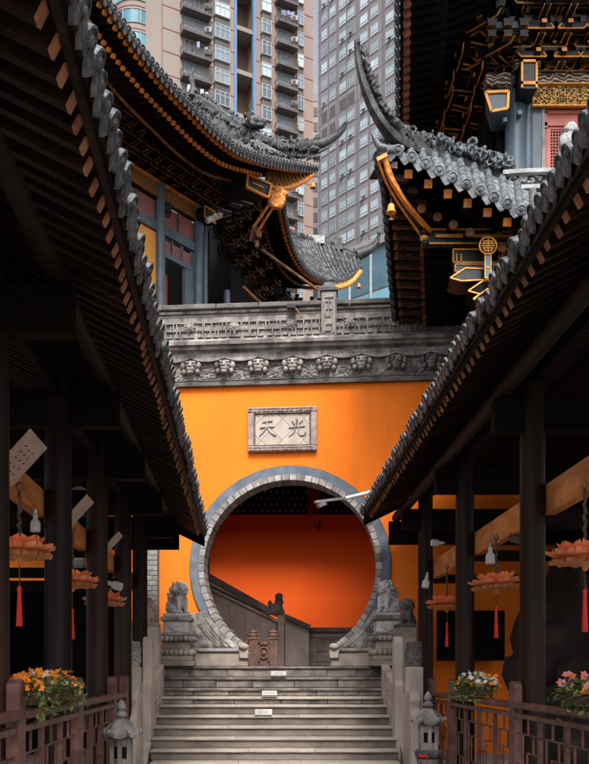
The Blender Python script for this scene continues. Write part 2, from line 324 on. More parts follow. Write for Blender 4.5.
for i, (x0, x1, y0, y1, d) in enumerate(((271, 286, 671, 675.3, 11.56), (262, 277, 690.8, 695.3, 11.0), (255, 272, 709.3, 714.5, 10.49))):
    a = at(x0, y1, d); b = at(x1, y0, d); mb = MB(); mb.bx(a.x, b.x, d-.004, d+.06, a.z, b.z); 
    for q in range(5): u = a.x+(b.x-a.x)*(.2+.13*q); mb.bx(u, u+.012, d-.006, d, a.z+.018, b.z-.018, 1)
    tag(mb.build('notice_plate', [m_white, mat('grey_print', (.3, .3, .3), bump=0)]), ['small white notice plate on the highest stone course below the gate', 'small white notice plate on the third step course, middle of the three plates', 'small white notice plate on a smooth riser, lowest of the three plates'][i], 'notice plate', 'white notice plates on the stairs')

# ---------------------------------------------------------------- the gate wall
G = Matrix.Translation((.2986, 12.5, 0)) @ Matrix.Rotation(R(-5), 4, 'Z')
gw = thing('gate_wall', 'orange plastered wall with a round moon gate and carved grey stone cornice', 'wall', (.2986, 12.5, FL), R(-5))
ZC = (VY-566.7)/F*12.5; RI, RS, RB = 1.195, 1.275, 1.39
XL, XR, ZT = -6.0, 3.6, 4.02
def hole(a, r):
    x, z = r*math.cos(a), r*math.sin(a)
    if z < 0 and abs(x) < .60 : return (math.copysign(.60, x) if abs(x) > 1e-3 else 0, FL-ZC-.02) if False else (x, max(z, FL-ZC-.02))
    return x, z
angs = sorted(set([2*math.pi*i/120 for i in range(120)] + [math.atan2(zz, xx) % (2*math.pi) for xx in (XL, XR) for zz in (GZ-ZC, ZT-ZC)]))
inner, outer = [], []
for a in angs:
    c, s_ = math.cos(a), math.sin(a)
    # opening: circle above, vertical jambs |x| = .60 below
    dg = math.degrees(a) % 360; r = 1.225+max(0, 1-min(abs(dg-299), abs(dg-241))/40)*.06
    if 241 < dg < 299: r = min(.60/abs(c) if abs(c) > 1e-6 else 9e9, (ZC-FL+.06)/abs(s_)); r = max(r, 1.285)
    inner.append((c*r, s_*r))
    tx = (XR if c > 0 else XL)/c if abs(c) > 1e-9 else 9e9; tz = ((ZT if s_ > 0 else GZ)-ZC if True else 0); tz = (tz/s_) if abs(s_) > 1e-9 else 9e9
    if s_ < 0: tz = (GZ-ZC)/s_
    q = min(tx, tz); outer.append((c*q, s_*q))
mb = MB(G); N_ = len(angs); T = .32
vs = [(x, 0, z+ZC) for x, z in inner]+[(x, 0, z+ZC) for x, z in outer]+[(x, T, z+ZC) for x, z in inner]+[(x, T, z+ZC) for x, z in outer]
fs = []
for i in range(N_):
    j = (i+1) % N_
    fs += [(i, j, N_+j, N_+i), (2*N_+j, 2*N_+i, 3*N_+i, 3*N_+j), (j, i, 2*N_+i, 2*N_+j), (N_+i, N_+j, 3*N_+j, 3*N_+i)]
mb.add(vs, fs); mb.build('plaster_wall', m_orange, gw)
nb = 62; a0, a1 = R(-61), R(241)
for i in range(nb):
    p, q = a0+(a1-a0)*i/nb, a0+(a1-a0)*(i+1)/nb; g = R(.14); p += g; q -= g
    low = min(abs((math.degrees((p+q)/2) % 360)-299), abs((math.degrees((p+q)/2) % 360)-241)); fl = max(0, 1-low/40)*.05
    mb = MB(G); pr = -.045-rg.uniform(0, .008); ri, ro = RI+fl, RS+fl*1.2
    pts = [(ri, p), (ro, p), (ro, q), (ri, q)]; P = [(r*math.cos(a), r*math.sin(a)+ZC) for r, a in pts]
    mb.hexa([(x, pr, z) for x, z in P]+[(x, T+.02, z) for x, z in P]); mb.build('brick', m_brick, gw, bevel=.004)
def arcband(r0, r1, a0, a1, y0, y1, n=64, M=G):
    mb = MB(M)
    for i in range(n):
        p, q = a0+(a1-a0)*i/n, a0+(a1-a0)*(i+1)/n
        P = [(r*math.cos(a), r*math.sin(a)+ZC) for r, a in ((r0, p), (r1, p), (r1, q), (r0, q))]
        mb.hexa([(x, y0, z) for x, z in P]+[(x, y1, z) for x, z in P])
    mb.v = [V(v) for v in mb.v]; return mb
arcband(RS+.003, RB, R(-33), R(213), -.036, .01).build('blue_rim', m_bluerim, gw, merge=True)
arcband(RB, RB+.012, R(-30), R(210), -.02, .01).build('rim_edge', m_stone_dark, gw, merge=True)
for sg in (-1, 1):                          # carved wing stones and feet at the bottom of the ring
    ax = lambda d: R(d) if sg > 0 else R(180-d)
    mb = MB(G); pl = [(RS+.03, a) for a in range(-28, -60, -4)]
    poly = [(r*math.cos(ax(a)), r*math.sin(ax(a))+ZC) for r, a in pl]
    poly += [(sg*.62, .36), (sg*.60, FL+.2), (sg*1.42, FL+.2), (sg*1.42, .80)]
    mb.prism(poly, (0, -.10, 0), (1, 0, 0), (0, 0, 1), (0, .11, 0))
    for r, th in ((1.365, .025), (1.41, .02), (1.45, .02), (1.485, .016)):
        pts = [V((r*math.cos(ax(a)), -.105, r*math.sin(ax(a))+ZC)) for a in range(-32, -57, -3)]
        mb.tube([p for p in pts if p.z > FL+.24], th, 6)
    rw = random.Random(5)
    for q in range(16): mb.ball((sg*rw.uniform(1.05, 1.38), -.09, FL+.24+rw.uniform(0, .28)), (rw.uniform(.03, .07), .03, rw.uniform(.03, .06)), 8, 5)
    fuse(mb.build('carved_wing', m_stone, gw), .011, .012, .03)
    mb = MB(G); mb.bx(min(sg*.57, sg*1.44), max(sg*.57, sg*1.44), -.14, T+.02, FL-.001, FL+.20); mb.build('foot_stone', m_stone_warm, gw, bevel=.012)
    mb = MB(G); mb.box((sg*.62, -.13, FL+.19), (.13, .1, .16)); mb.ball((sg*.62, -.16, FL+.27), (.075, .07, .05), 10, 6); mb.build('scroll_end', m_stone_warm, gw, smooth=50, bevel=.01)
    mb = MB(G); mb.bx(min(sg*.62, sg*1.44), max(sg*.62, sg*1.44), -.17, -.10, FL+.2, FL+.25); mb.build('moulding', m_stone, gw, bevel=.012)
# cornice
mb = MB(G); mb.bx(XL, XR, T+.06, T+1.3, 4.42, 4.5); mb.build('sky_blocker', m_wood_dk, gw)  # unseen slab, added to keep low sky light off the inner wall
mb = MB(G); mb.bx(XL, XR, -.05, T+.05, 4.0, 4.40); mb.build('frieze', m_stone, gw)
mb = MB(G); mb.bx(XL, XR, -.07, .0, 3.985, 4.03); mb.bx(XL, XR, -.065, .0, 4.055, 4.07); mb.build('fillet', m_stone_dark, gw)
mb = MB(G); prof = [(0, 4.395), (-.12, 4.40), (-.135, 4.43), (-.19, 4.45), (-.2, 4.49), (-.235, 4.50), (-.24, 4.545), (-.2, 4.56), (-.16, 4.60), (-.08, 4.625), (0, 4.63)]
mb.prism(prof, (XL, 0, 0), (0, 1, 0), (0, 0, 1), (XR-XL, 0, 0)); mb.build('ledge_moulding', m_stone, gw)
mb = MB(G); mb.bx(XL, XR, -.02, T, 4.62, 5.06); mb.build('parapet', m_stone, gw)
mb = MB(G); mb.bx(XL, XR, -.06, T+.06, 5.0, 5.04); mb.bx(XL, XR, -.03, .0, 4.96, 4.985); mb.bx(XL, XR, -.03, 0, 4.635, 4.66); mb.build('parapet_fillet', m_stone, gw, bevel=.008)
x = XL
while x < XR-.05:
    L = min(rg.uniform(.5, .8), XR-x); mb = MB(G); mb.bx(x+.003, x+L-.003, -.10+rg.uniform(-.006, .006), T+.1, 5.045, 5.115+rg.uniform(-.006, .006)); mb.build('coping_stone', m_stone_dark, gw, bevel=.01); x += L
# scalloped fringe and lion masks
mb = MB(G); x = XL; sp = .472; off = (191-289.5)*.0139
k0 = int((XL-off)/sp)+1
for k in range(k0, int((XR-off)/sp)):
    xc = off+k*sp
    poly = [(-.236, .06), (.236, .06)]+[(.236-.472*i/12, -.018-.05*abs(math.cos(math.pi*i/12))**.8 if True else 0) for i in range(13)]
    mb.prism(poly, (xc, -.125, 4.37), (1, 0, 0), (0, 0, 1), (0, .05, 0))
    for i in range(11): a = -.2+.04*i; mb.ball((xc+a, -.128, 4.375), .011, 6, 4)
tag(mb.build('scalloped_fringe', m_stone, gw, smooth=40), kind='stuff')
def mask():
    mb = MB(); b = mb.ball
    b((0, 0, .02), (.085, .075, .085), 12, 8); b((0, -.05, -.035), (.06, .07, .05)); b((0, -.10, .0), (.03, .035, .022)); b((0, -.075, -.085), (.05, .045, .025))
    for s_ in (-1, 1):
        b((s_*.045, -.065, .055), (.03, .03, .02)); b((s_*.05, -.06, .02), (.022, .025, .018)); b((s_*.105, -.01, .085), (.035, .03, .03)); b((s_*.115, -.02, .02), (.035, .04, .05)); b((s_*.095, -.02, -.06), (.035, .04, .04)); b((s_*.07, -.01, .11), (.04, .03, .025))
    return mb
first = None
for k in range(k0, int((XR-off)/sp)):
    xc = off+k*sp
    if first is None:
        mb = mask(); mb.v = [G @ (v+V((xc, -.075, 4.235))) for v in mb.v]; first = mb.build('lion_mask', m_stone, gw, smooth=60); fx = xc
    else: dup(first, gw, (xc-fx, 0, 0))
rf = random.Random(11)
def fret(mb, x0, x1, z0, z1, y, th, cell=.042, m=0, rr=rf):
    """raised key-fret relief: short bars walking on a grid, with a few round bosses"""
    nx, nz = int((x1-x0)/cell), int((z1-z0)/cell)
    for i in range(0, nx-3, 4):
        cx = x0+i*cell; j = 0
        while j < nz-2:
            h = 4 if j+4 <= nz else nz-j; w = 4; o = rr.random() < .5; X0, X1, Z0, Z1 = cx+.004, cx+w*cell-.004, z0+j*cell+.003, z0+(j+h)*cell-.003; t = cell*.42
            dy = rr.uniform(0, .008)
            B = lambda a, b, c, d: mb.bx(a, b, y-th-dy, y+.005, c, d, m)
            B(X0, X1, Z1-t, Z1); 
            if o: B(X0, X0+t, Z0, Z1-t); B(X0+t, X1-cell*.8, Z0, Z0+t); B(X1-cell*.8-t, X1-cell*.8, Z0+t, Z0+h*cell*.5)
            else: B(X1-t, X1, Z0, Z1-t); B(X0+cell*.8, X1-t, Z0, Z0+t); B(X0+cell*.8, X0+cell*.8+t, Z0+t, Z0+h*cell*.5); 
            if rr.random() < .3: B((X0+X1)/2-t*.5, (X0+X1)/2+t*.5, Z0, Z1)
            j += h
    return mb
mb = MB(G); fret(mb, XL+.05, XR-.05, 4.665, 4.96, -.02, .026, .027)
x = XL+.35
while x < XR:
    if abs(x-.56) > .2:
        for q in range(7): a = 2*math.pi*q/7; mb.ball((x+.05*math.cos(a), -.03, 4.81+.045*math.sin(a)), (.032, .035, .032), 7, 5)
        mb.ball((x, -.035, 4.81), (.05, .045, .05), 8, 6)
    x += rf.choice((.62, .62, .8))
tag(mb.build('fret_relief', m_stone, gw), kind='stuff')
mb = MB(G)                                  # low cloud carving between the masks
for q in range(2200): mb.ball((rf.uniform(XL, XR), -.05, rf.uniform(4.08, 4.30)), (rf.uniform(.012, .04), .016, rf.uniform(.008, .02)), 6, 4, rot=Matrix.Rotation(rf.uniform(-.8, .8), 3, 'Y'))
tag(mb.build('cloud_relief', m_stone, gw, smooth=60), kind='stuff')
xp = (329-289.5)*.0139                      # post standing on the ledge
pt = MB(G); pt.bx(xp-.105, xp+.105, -.14, .1, 4.59, 5.22); po = pt.build('parapet_post', m_stone, gw, bevel=.012)
mb = MB(G); mb.bx(xp-.075, xp-.06, -.155, -.13, 4.64, 5.12); mb.bx(xp+.06, xp+.075, -.155, -.13, 4.64, 5.12); mb.bx(xp-.075, xp+.075, -.155, -.13, 5.12, 5.135); fret(mb, xp-.055, xp+.06, 4.66, 5.1, -.14, .012, .026); mb.build('post_carving', m_stone, po)
mb = MB(G); mb.bx(xp-.12, xp+.12, -.16, .12, 5.22, 5.26); mb.box((xp, -.02, 5.31), (.2, .22, .10), taper=.6); mb.ball((xp, -.02, 5.40), (.075, .075, .06), 10, 7); mb.build('post_cap', m_ridge, po, smooth=40)
mb = MB(G); pc = (437-0)/2.356/1
q0 = V(((292-289.5)*.0139, -.08, 5.02)); mb.bar(q0-V((.06, .03, -.01)), q0+V((.07, -.04, 0)), .07, .05); mb.tube([q0+V((.05, -.05, -.02)), q0+V((.10, -.09, -.09)), q0+V((.14, -.09, -.17))], [.012, .01, .016], 6, 1)
tag(mb.build('flood_lamp', [m_black, m_gold_dull]), 'small black flood lamp with curved stem fixed on the carved parapet', 'lamp')

# plaque with two raised characters
pq = thing('stone_plaque', 'grey stone plaque with two raised Chinese characters on the orange wall', 'plaque', tuple(G @ V((-.097, -.03, 3.06))), R(-5))
px0, px1, pz0, pz1 = -.577, .383, 3.055, 3.665
mb = MB(G)
for a, b, c, d in ((px0, px1, pz1-.075, pz1), (px0, px1, pz0, pz0+.075), (px0, px0+.085, pz0+.075, pz1-.075), (px1-.085, px1, pz0+.075, pz1-.075)): mb.bx(a, b, -.075, .005, c, d)
mb.build('frame', m_plaque, pq, bevel=.01)
mb = MB(G); fret(mb, px0+.01, px1-.01, pz1-.062, pz1-.012, -.075, .008, .016); fret(mb, px0+.01, px1-.01, pz0+.012, pz0+.062, -.075, .008, .016); fret(mb, px0+.012, px0+.072, pz0+.08, pz1-.08, -.075, .008, .016); fret(mb, px1-.072, px1-.012, pz0+.08, pz1-.08, -.075, .008, .016); tag(mb.build('border_carving', m_plaque, pq), kind='stuff')
mb = MB(G)
for i in range(34):
    u = px0+.1+(px1-px0-.2)*i/33; mb.ball((u, -.07, pz0+.082), (.009, .012, .009), 6, 4); mb.ball((u, -.07, pz1-.082), (.009, .012, .009), 6, 4)
for i in range(18):
    u = pz0+.1+(pz1-pz0-.2)*i/17; mb.ball((px0+.093, -.07, u), (.009, .012, .009), 6, 4); mb.ball((px1-.093, -.07, u), (.009, .012, .009), 6, 4)
tag(mb.build('beading', m_stone, pq), kind='stuff')
mb = MB(G); mb.bx(px0+.08, px1-.08, -.02, .005, pz0+.07, pz1-.07); mb.build('backing', m_stone_dark, pq)
def clip(poly, x0, x1, z0, z1):
    for ax, lim, sg in ((0, x0, 1), (0, x1, -1), (1, z0, 1), (1, z1, -1)):
        out = []
        for i in range(len(poly)):
            a, b = poly[i-1], poly[i]; ia, ib = (a[ax]-lim)*sg >= 0, (b[ax]-lim)*sg >= 0
            if ia != ib: t = (lim-a[ax])/(b[ax]-a[ax]); out.append((a[0]+(b[0]-a[0])*t, a[1]+(b[1]-a[1])*t))
            if ib: out.append(b)
        poly = out
        if len(poly) < 3: return []
    return poly
cx, cz, h = -.097, 3.36, .148; g = .003
for i in range(-4, 5):
    for j in range(-4, 5):
        if (i+j) % 2: continue
        x, z = cx+i*h, cz+j*h
        pl = clip([(x-h+g, z), (x, z-h+g), (x+h-g, z), (x, z+h-g)], px0+.105, px1-.105, pz0+.095, pz1-.095)
        if len(pl) >= 3: mb = MB(G); mb.prism(pl, (0, -.045-rg.uniform(0, .003), 0), (1, 0, 0), (0, 0, 1), (0, .03, 0)); mb.build('tile', m_stone_pale, pq)
def strokes(ch, x0, z0, s_):
    mb = MB(G)
    for st_, w0, w1 in ch:
        P = crv([V((x0+a*s_, -.052, z0+b*s_)) for a, b in st_], 9); r = [s_*(w0+(w1-w0)*i/8) for i in range(9)]; mb.tube(P, r, 7)
    return mb
TIAN = [([(.22, .86), (.5, .9), (.78, .9)], .055, .05), ([(.1, .55), (.5, .6), (.9, .6)], .06, .05), ([(.5, .88), (.42, .5), (.06, .08)], .055, .03), ([(.5, .55), (.68, .3), (.98, .1)], .04, .075)]
GUANG = [([(.5, .98), (.5, .58)], .05, .04), ([(.24, .88), (.36, .68)], .03, .055), ([(.8, .92), (.64, .68)], .055, .03), ([(.05, .52), (.5, .55), (.95, .57)], .05, .05), ([(.4, .5), (.34, .25), (.06, .03)], .05, .03), ([(.6, .52), (.6, .16), (.75, .07), (.97, .1), (.97, .28)], .045, .04)]
strokes(TIAN, -.43, 3.25, .25).build('character', m_stone, pq, smooth=60); strokes(GUANG, -.02, 3.25, .25).build('character', m_stone, pq, smooth=60)

# ---------------------------------------------------------------- behind the gate
iw = thing('inner_wall', 'deep orange wall with lattice vents seen through the round gate', 'wall', (1, 17.5, FL))
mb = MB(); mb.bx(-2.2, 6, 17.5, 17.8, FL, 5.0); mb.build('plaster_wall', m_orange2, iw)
for x in (-2.3, 3.3): mb = MB(); mb.bx(x, x+.15, 13.2, 17.49, FL, 4.9); mb.build('side_wall', m_orange2, iw)  # unseen, added to shut sky light out from the sides
for x0, x1 in ((-.78, .77), (1.0, 2.6)):
    mb = MB(); mb.bx(x0, x1, 17.44, 17.505, 3.06, 3.62); b_ = mb.build('vent_panel', m_black_m, iw)
    mb = MB(); s_ = .115
    for i in range(int((x1-x0)/s_)):
        for j in range(4):
            q = rg.uniform(.55, 1.1)
            mb.prism([(-.027*q, 0), (0, -.04*q), (.027*q, 0), (0, .04*q)], (x0+.09+i*s_+(j % 2)*s_/2, 17.436, 3.12+j*.125), (1, 0, 0), (0, 0, 1), (0, .006, 0))
    tag(mb.build('vent_hole', mat('pale_vent_backing', (.33, .31, .30), (.12, .11, .1), scale=3, bump=0), b_), kind='stuff')
mb = MB(); mb.bx(.79, .98, 17.45, 17.52, 3.04, 3.64); mb.build('pilaster', mat('maroon_post', (.22, .025, .012)), iw)
mb = MB(); mb.bx(-2.2, 6, 16.2, 17.5, 3.72, 3.80); mb.bx(-2.2, 6, 16.2, 16.27, 3.45, 3.72); mb.build('eave', m_wood_dk, iw)
mb = MB(); mb.bx(.98, 1.01, 17.40, 17.5, 2.82, 2.9); mb.ball((.995, 17.40, 2.79), .035, 8, 6); tag(mb.build('wall_lamp', [m_black]), 'tiny dark lamp below the lattice vents seen through the round gate', 'lamp')
d_ = 15.0
ib = thing('inner_balustrade', 'sloping grey stone stair parapet rising to the left behind the round gate', 'balustrade', tuple(at(250, 665, d_)))
def px2(pts, d): return [(at(x, y, d).x, at(x, y, d).z) for x, y in pts]
for i in range(5):                          # slanted slab panels
    xa, xb = 199+i*15.6, 199+(i+1)*15.6-.4; f = lambda x: 578+(x-207)*.60
    pl = px2([(xa, f(xa)), (xb, f(xb)), (xb, 666), (xa, 666)], d_); mb = MB(); mb.prism(pl, (0, d_+rg.uniform(0, .012), 0), (1, 0, 0), (0, 0, 1), (0, .16, 0)); mb.build('panel', m_stone_pale, ib)
    for q in range(2):
        yy = 12+q*24; mb = MB(); a, b = at(xa, f(xa)+yy+8, d_-.004), at(xb, f(xa)+yy-2, d_-.004)
pl = px2([(198, 576), (282, 622), (309, 632), (309, 667), (198, 667)], d_); mb = MB(); mb.prism(pl, (0, d_+.05, 0), (1, 0, 0), (0, 0, 1), (0, .09, 0)); mb.build('core', m_mortar, ib)
mb = MB(); a, b = at(198, 571, d_), at(271, 612, d_); mb.bar(a, b, .3, .10); mb.build('coping', m_stone_dark, ib)
mb = MB(); dz = V((0, -.06, -.11)); mb.bar(a+dz, b+dz+V((.2, 0, 0)), .1, .05); dz = V((0, -.03, -.2)); mb.bar(a+dz, b+dz+V((.2, 0, 0)), .06, .035); mb.build('moulding', m_stone_pale, ib)
mb = MB(); q = at(281, 638, d_-.1); mb.bx(q.x-.055, q.x+.055, d_-.16, d_+.1, FL, at(0, 612, d_).z); po = mb.build('post', m_stone_warm, ib, bevel=.01)
mb = MB(); q = at(276, 611, d_-.1); b = mb.ball
b(q+V((0, 0, .06)), (.12, .08, .07)); b(q+V((.05, -.02, .15)), (.075, .07, .07)); b(q+V((.05, -.02, .24)), (.07, .06, .06)); b(q+V((.06, -.06, .2)), (.04, .05, .04)); b(q+V((-.1, 0, .12)), (.04, .04, .06)); mb.bx(q.x-.14, q.x+.14, q.y-.09, q.y+.09, q.z-.06, q.z+.02)
lo = fuse(mb.build('stone_lion', m_stone_dark), .014, .012, .03); tag(lo, 'small dark stone lion on the stair parapet post inside the round gate', 'statue')
pl = px2([(285, 616), (309, 628), (309, 666), (285, 666)], d_); mb = MB(); mb.prism(pl, (0, d_+.03, 0), (1, 0, 0), (0, 0, 1), (0, .14, 0)); mb.build('panel', m_stone_pale, ib)
mb = MB(); mb.bar(at(284, 616, d_), at(310, 627.5, d_), .26, .07); mb.build('coping', m_stone_dark, ib)
mb = MB(); a, b = at(309, 632, d_+.3), at(400, 666, d_+.3); mb.bx(a.x, b.x, d_+.25, d_+.45, FL, a.z); mb.build('low_wall', m_stone_warm, ib)
mb = MB(); mb.bx(a.x-.03, b.x, d_+.18, d_+.5, a.z, a.z+.07); mb.build('coping', m_stone_dark, ib)
mb = MB(); fret(mb, a.x+.08, b.x-.1, FL+.1, a.z-.1, d_+.25, .02, .05); mb.bx(a.x+.02, b.x, d_+.22, d_+.26, a.z-.09, a.z-.05); mb.bx(a.x+.02, b.x, d_+.22, d_+.26, FL+.03, FL+.08); tag(mb.build('relief', m_stone_warm, ib), kind='stuff')
m_brownst = mat('brown_carved_wood', (.13, .07, .045), (.07, .036, .024), rough=.7, scale=8, bump=.3, bscale=40)
bf = thing('low_fence', 'low brown carved fence with three capped posts inside the round gate', 'fence', tuple(at(252, 666, 13.7)))
for x in (231, 253.5, 273.5):
    q = at(x, 666, 13.7); zt = at(x, 637, 13.7).z; mb = MB(); mb.bx(q.x-.07, q.x+.07, 13.63, 13.77, FL, zt-.04); o = mb.build('post', m_brownst, bf, bevel=.008)
    mb = MB(); mb.box((q.x, 13.7, zt-.02), (.16, .16, .035)); mb.lathe([(.075, 0), (.085, .03), (.06, .06), (.07, .075), (.045, .11), (.0, .125)], 10, (q.x, 13.7, zt-.005)); mb.build('cap', m_brownst, o, smooth=40)
for x0, x1 in ((236, 249), (258, 269.5)):
    a, b = at(x0, 643, 13.7), at(x1, 663, 13.7); mb = MB(); mb.bx(a.x-.03, b.x+.03, 13.69, 13.73, b.z-.02, a.z+.02); t = .025
    for q in ((a.x-.03, b.x+.03, a.z-t, a.z+t), (a.x-.03, b.x+.03, b.z-t, b.z+t), (a.x-.03, a.x+.03, b.z, a.z), (b.x-.03, b.x+.03, b.z, a.z)): mb.bx(q[0], q[1], 13.66, 13.7, q[2], q[3])
    c = (a+b)/2; mb.tube([V((c.x+.07*math.cos(i*.628), 13.675, c.z+.09*math.sin(i*.628))) for i in range(11)], .016, 6); mb.ball((c.x, 13.68, c.z), (.035, .02, .045)); mb.build('panel', m_brownst, bf)
# ---------------------------------------------------------------- lions, pedestals, balustrades, stone lanterns
def seated_lion(c, s_, face, seed=1):
    """seated guardian lion; face = angle it looks along (0 = +X); about 1 unit tall before scaling by s_"""
    mb = MB(); b = mb.ball; rr = random.Random(seed)
    b((-.16, 0, .26), (.27, .24, .27)); b((.02, 0, .42), (.23, .23, .32)); b((.12, 0, .5), (.17, .2, .2))        # haunch, torso, chest
    for s in (-1, 1):
        b((-.08, s*.2, .14), (.22, .1, .16)); b((.1, s*.22, .05), (.13, .08, .06))                                 # hind legs
        mb.tube([(.16, s*.14, .5), (.2, s*.15, .25), (.21, s*.15, .05)], [.1, .075, .07], 8); b((.27, s*.15, .045), (.1, .08, .055))
    b((.1, 0, .78), (.25, .25, .22)); b((.27, 0, .72), (.14, .15, .1)); b((.3, 0, .63), (.1, .12, .04)); b((.39, 0, .77), (.05, .07, .04)); b((.27, 0, .84), (.07, .16, .045))
    for s in (-1, 1): b((.25, s*.09, .81), (.06, .05, .04)); b((.08, s*.24, .86), (.06, .04, .07))
    for q in range(46):
        a = rr.uniform(.5, 2*math.pi-.5); h = rr.uniform(-.9, .95); k = math.sqrt(1-h*h); b((.06+.26*k*math.cos(a), .27*k*math.sin(a), .76+.24*h), rr.uniform(.04, .06), 7, 5)
    for q in range(8): b((-.38-.03*math.sin(q), 0, .15+.07*q), rr.uniform(.05, .08), 7, 5)
    Rm = Matrix.Rotation(face, 3, 'Z'); mb.v = [V(c)+Rm @ (v*s_) for v in mb.v]
    return mb
def pedestal(name, label, c, w):
    x, y, z = c; t = thing(name, label, 'pedestal', c, 0, 'lion pedestals beside the round gate')
    def sl(z0, z1, k, nm, m=m_stone_warm, bv=.01, tp=1.0):
        mb = MB(); mb.box((x, y, z+(z0+z1)/2), (w*k, w*k, z1-z0), taper=tp); return mb.build(nm, m, t, bevel=bv)
    sl(0, .07, 1.06, 'base'); sl(.07, .14, .98, 'base'); 
    mb = MB()
    for i in range(7):
        for s_, ax in ((-1, 0), (1, 0), (-1, 1), (1, 1)):
            u = (-.42+.14*i)*w; p = (x+u, y+s_*w*.46, z+.18) if ax == 0 else (x+s_*w*.46, y+u, z+.18)
            mb.ball(p, (w*.085, w*.085, .045), 8, 5)
    mb.box((x, y, z+.18), (w*.9, w*.9, .08)); tag(mb.build('lower_petals', m_stone_warm, t, smooth=60), kind='stuff')
    sl(.215, .33, .80, 'waist', m_stone_warm)
    mb = MB()
    for i in range(7):
        for s_, ax in ((-1, 0), (1, 0), (-1, 1), (1, 1)):
            u = (-.42+.14*i)*w; p = (x+u, y+s_*w*.47, z+.365) if ax == 0 else (x+s_*w*.47, y+u, z+.365)
            mb.ball(p, (w*.085, w*.085, .04), 8, 5)
    mb.box((x, y, z+.37), (w*.92, w*.92, .07)); tag(mb.build('upper_petals', m_stone, t, smooth=60), kind='stuff')
    sl(.405, .44, 1.0, 'slab', m_stone); sl(.44, .60, .76, 'block', m_lionst)
    mb = MB()
    for i in range(16): mb.ball((x+rg.uniform(-.3, .3)*w, y-.375*w, z+rg.uniform(.47, .57)), (.04, .012, .018), 7, 4)
    mb.tube([V((x-.26*w+.52*w*i/8, y-.38*w, z+.50+.035*math.cos(i/8*2*math.pi))) for i in range(9)], .012, 6)
    tag(mb.build('carving', m_lionst, t, smooth=60), kind='stuff')
    sl(.60, .655, .9, 'top_slab', m_stone); sl(.655, .70, .76, 'plinth', m_lionst)
    return t
PL, PR_ = at(177.5, 666, 12.05), at(388, 666, 11.85)
pedestal('lion_pedestal', 'tiered stone pedestal under the lion left of the round gate', (PL.x, PL.y, FL), .45)
pedestal('lion_pedestal', 'tiered stone pedestal under the lion right of the round gate', (PR_.x, PR_.y, FL), .45)
for P, fc, sd_, lb in ((PL, R(-38), 3, 'pale stone lion looking right on the pedestal left of the round gate'), (PR_, R(-142), 8, 'pale stone lion looking left on the pedestal right of the round gate')):
    mb = seated_lion((P.x, P.y, FL+.70), .43, fc, sd_); o = fuse(mb.build('stone_lion', m_lionst), .0075, .022, .016); tag(o, lb, 'statue', 'seated stone lions beside the gate')

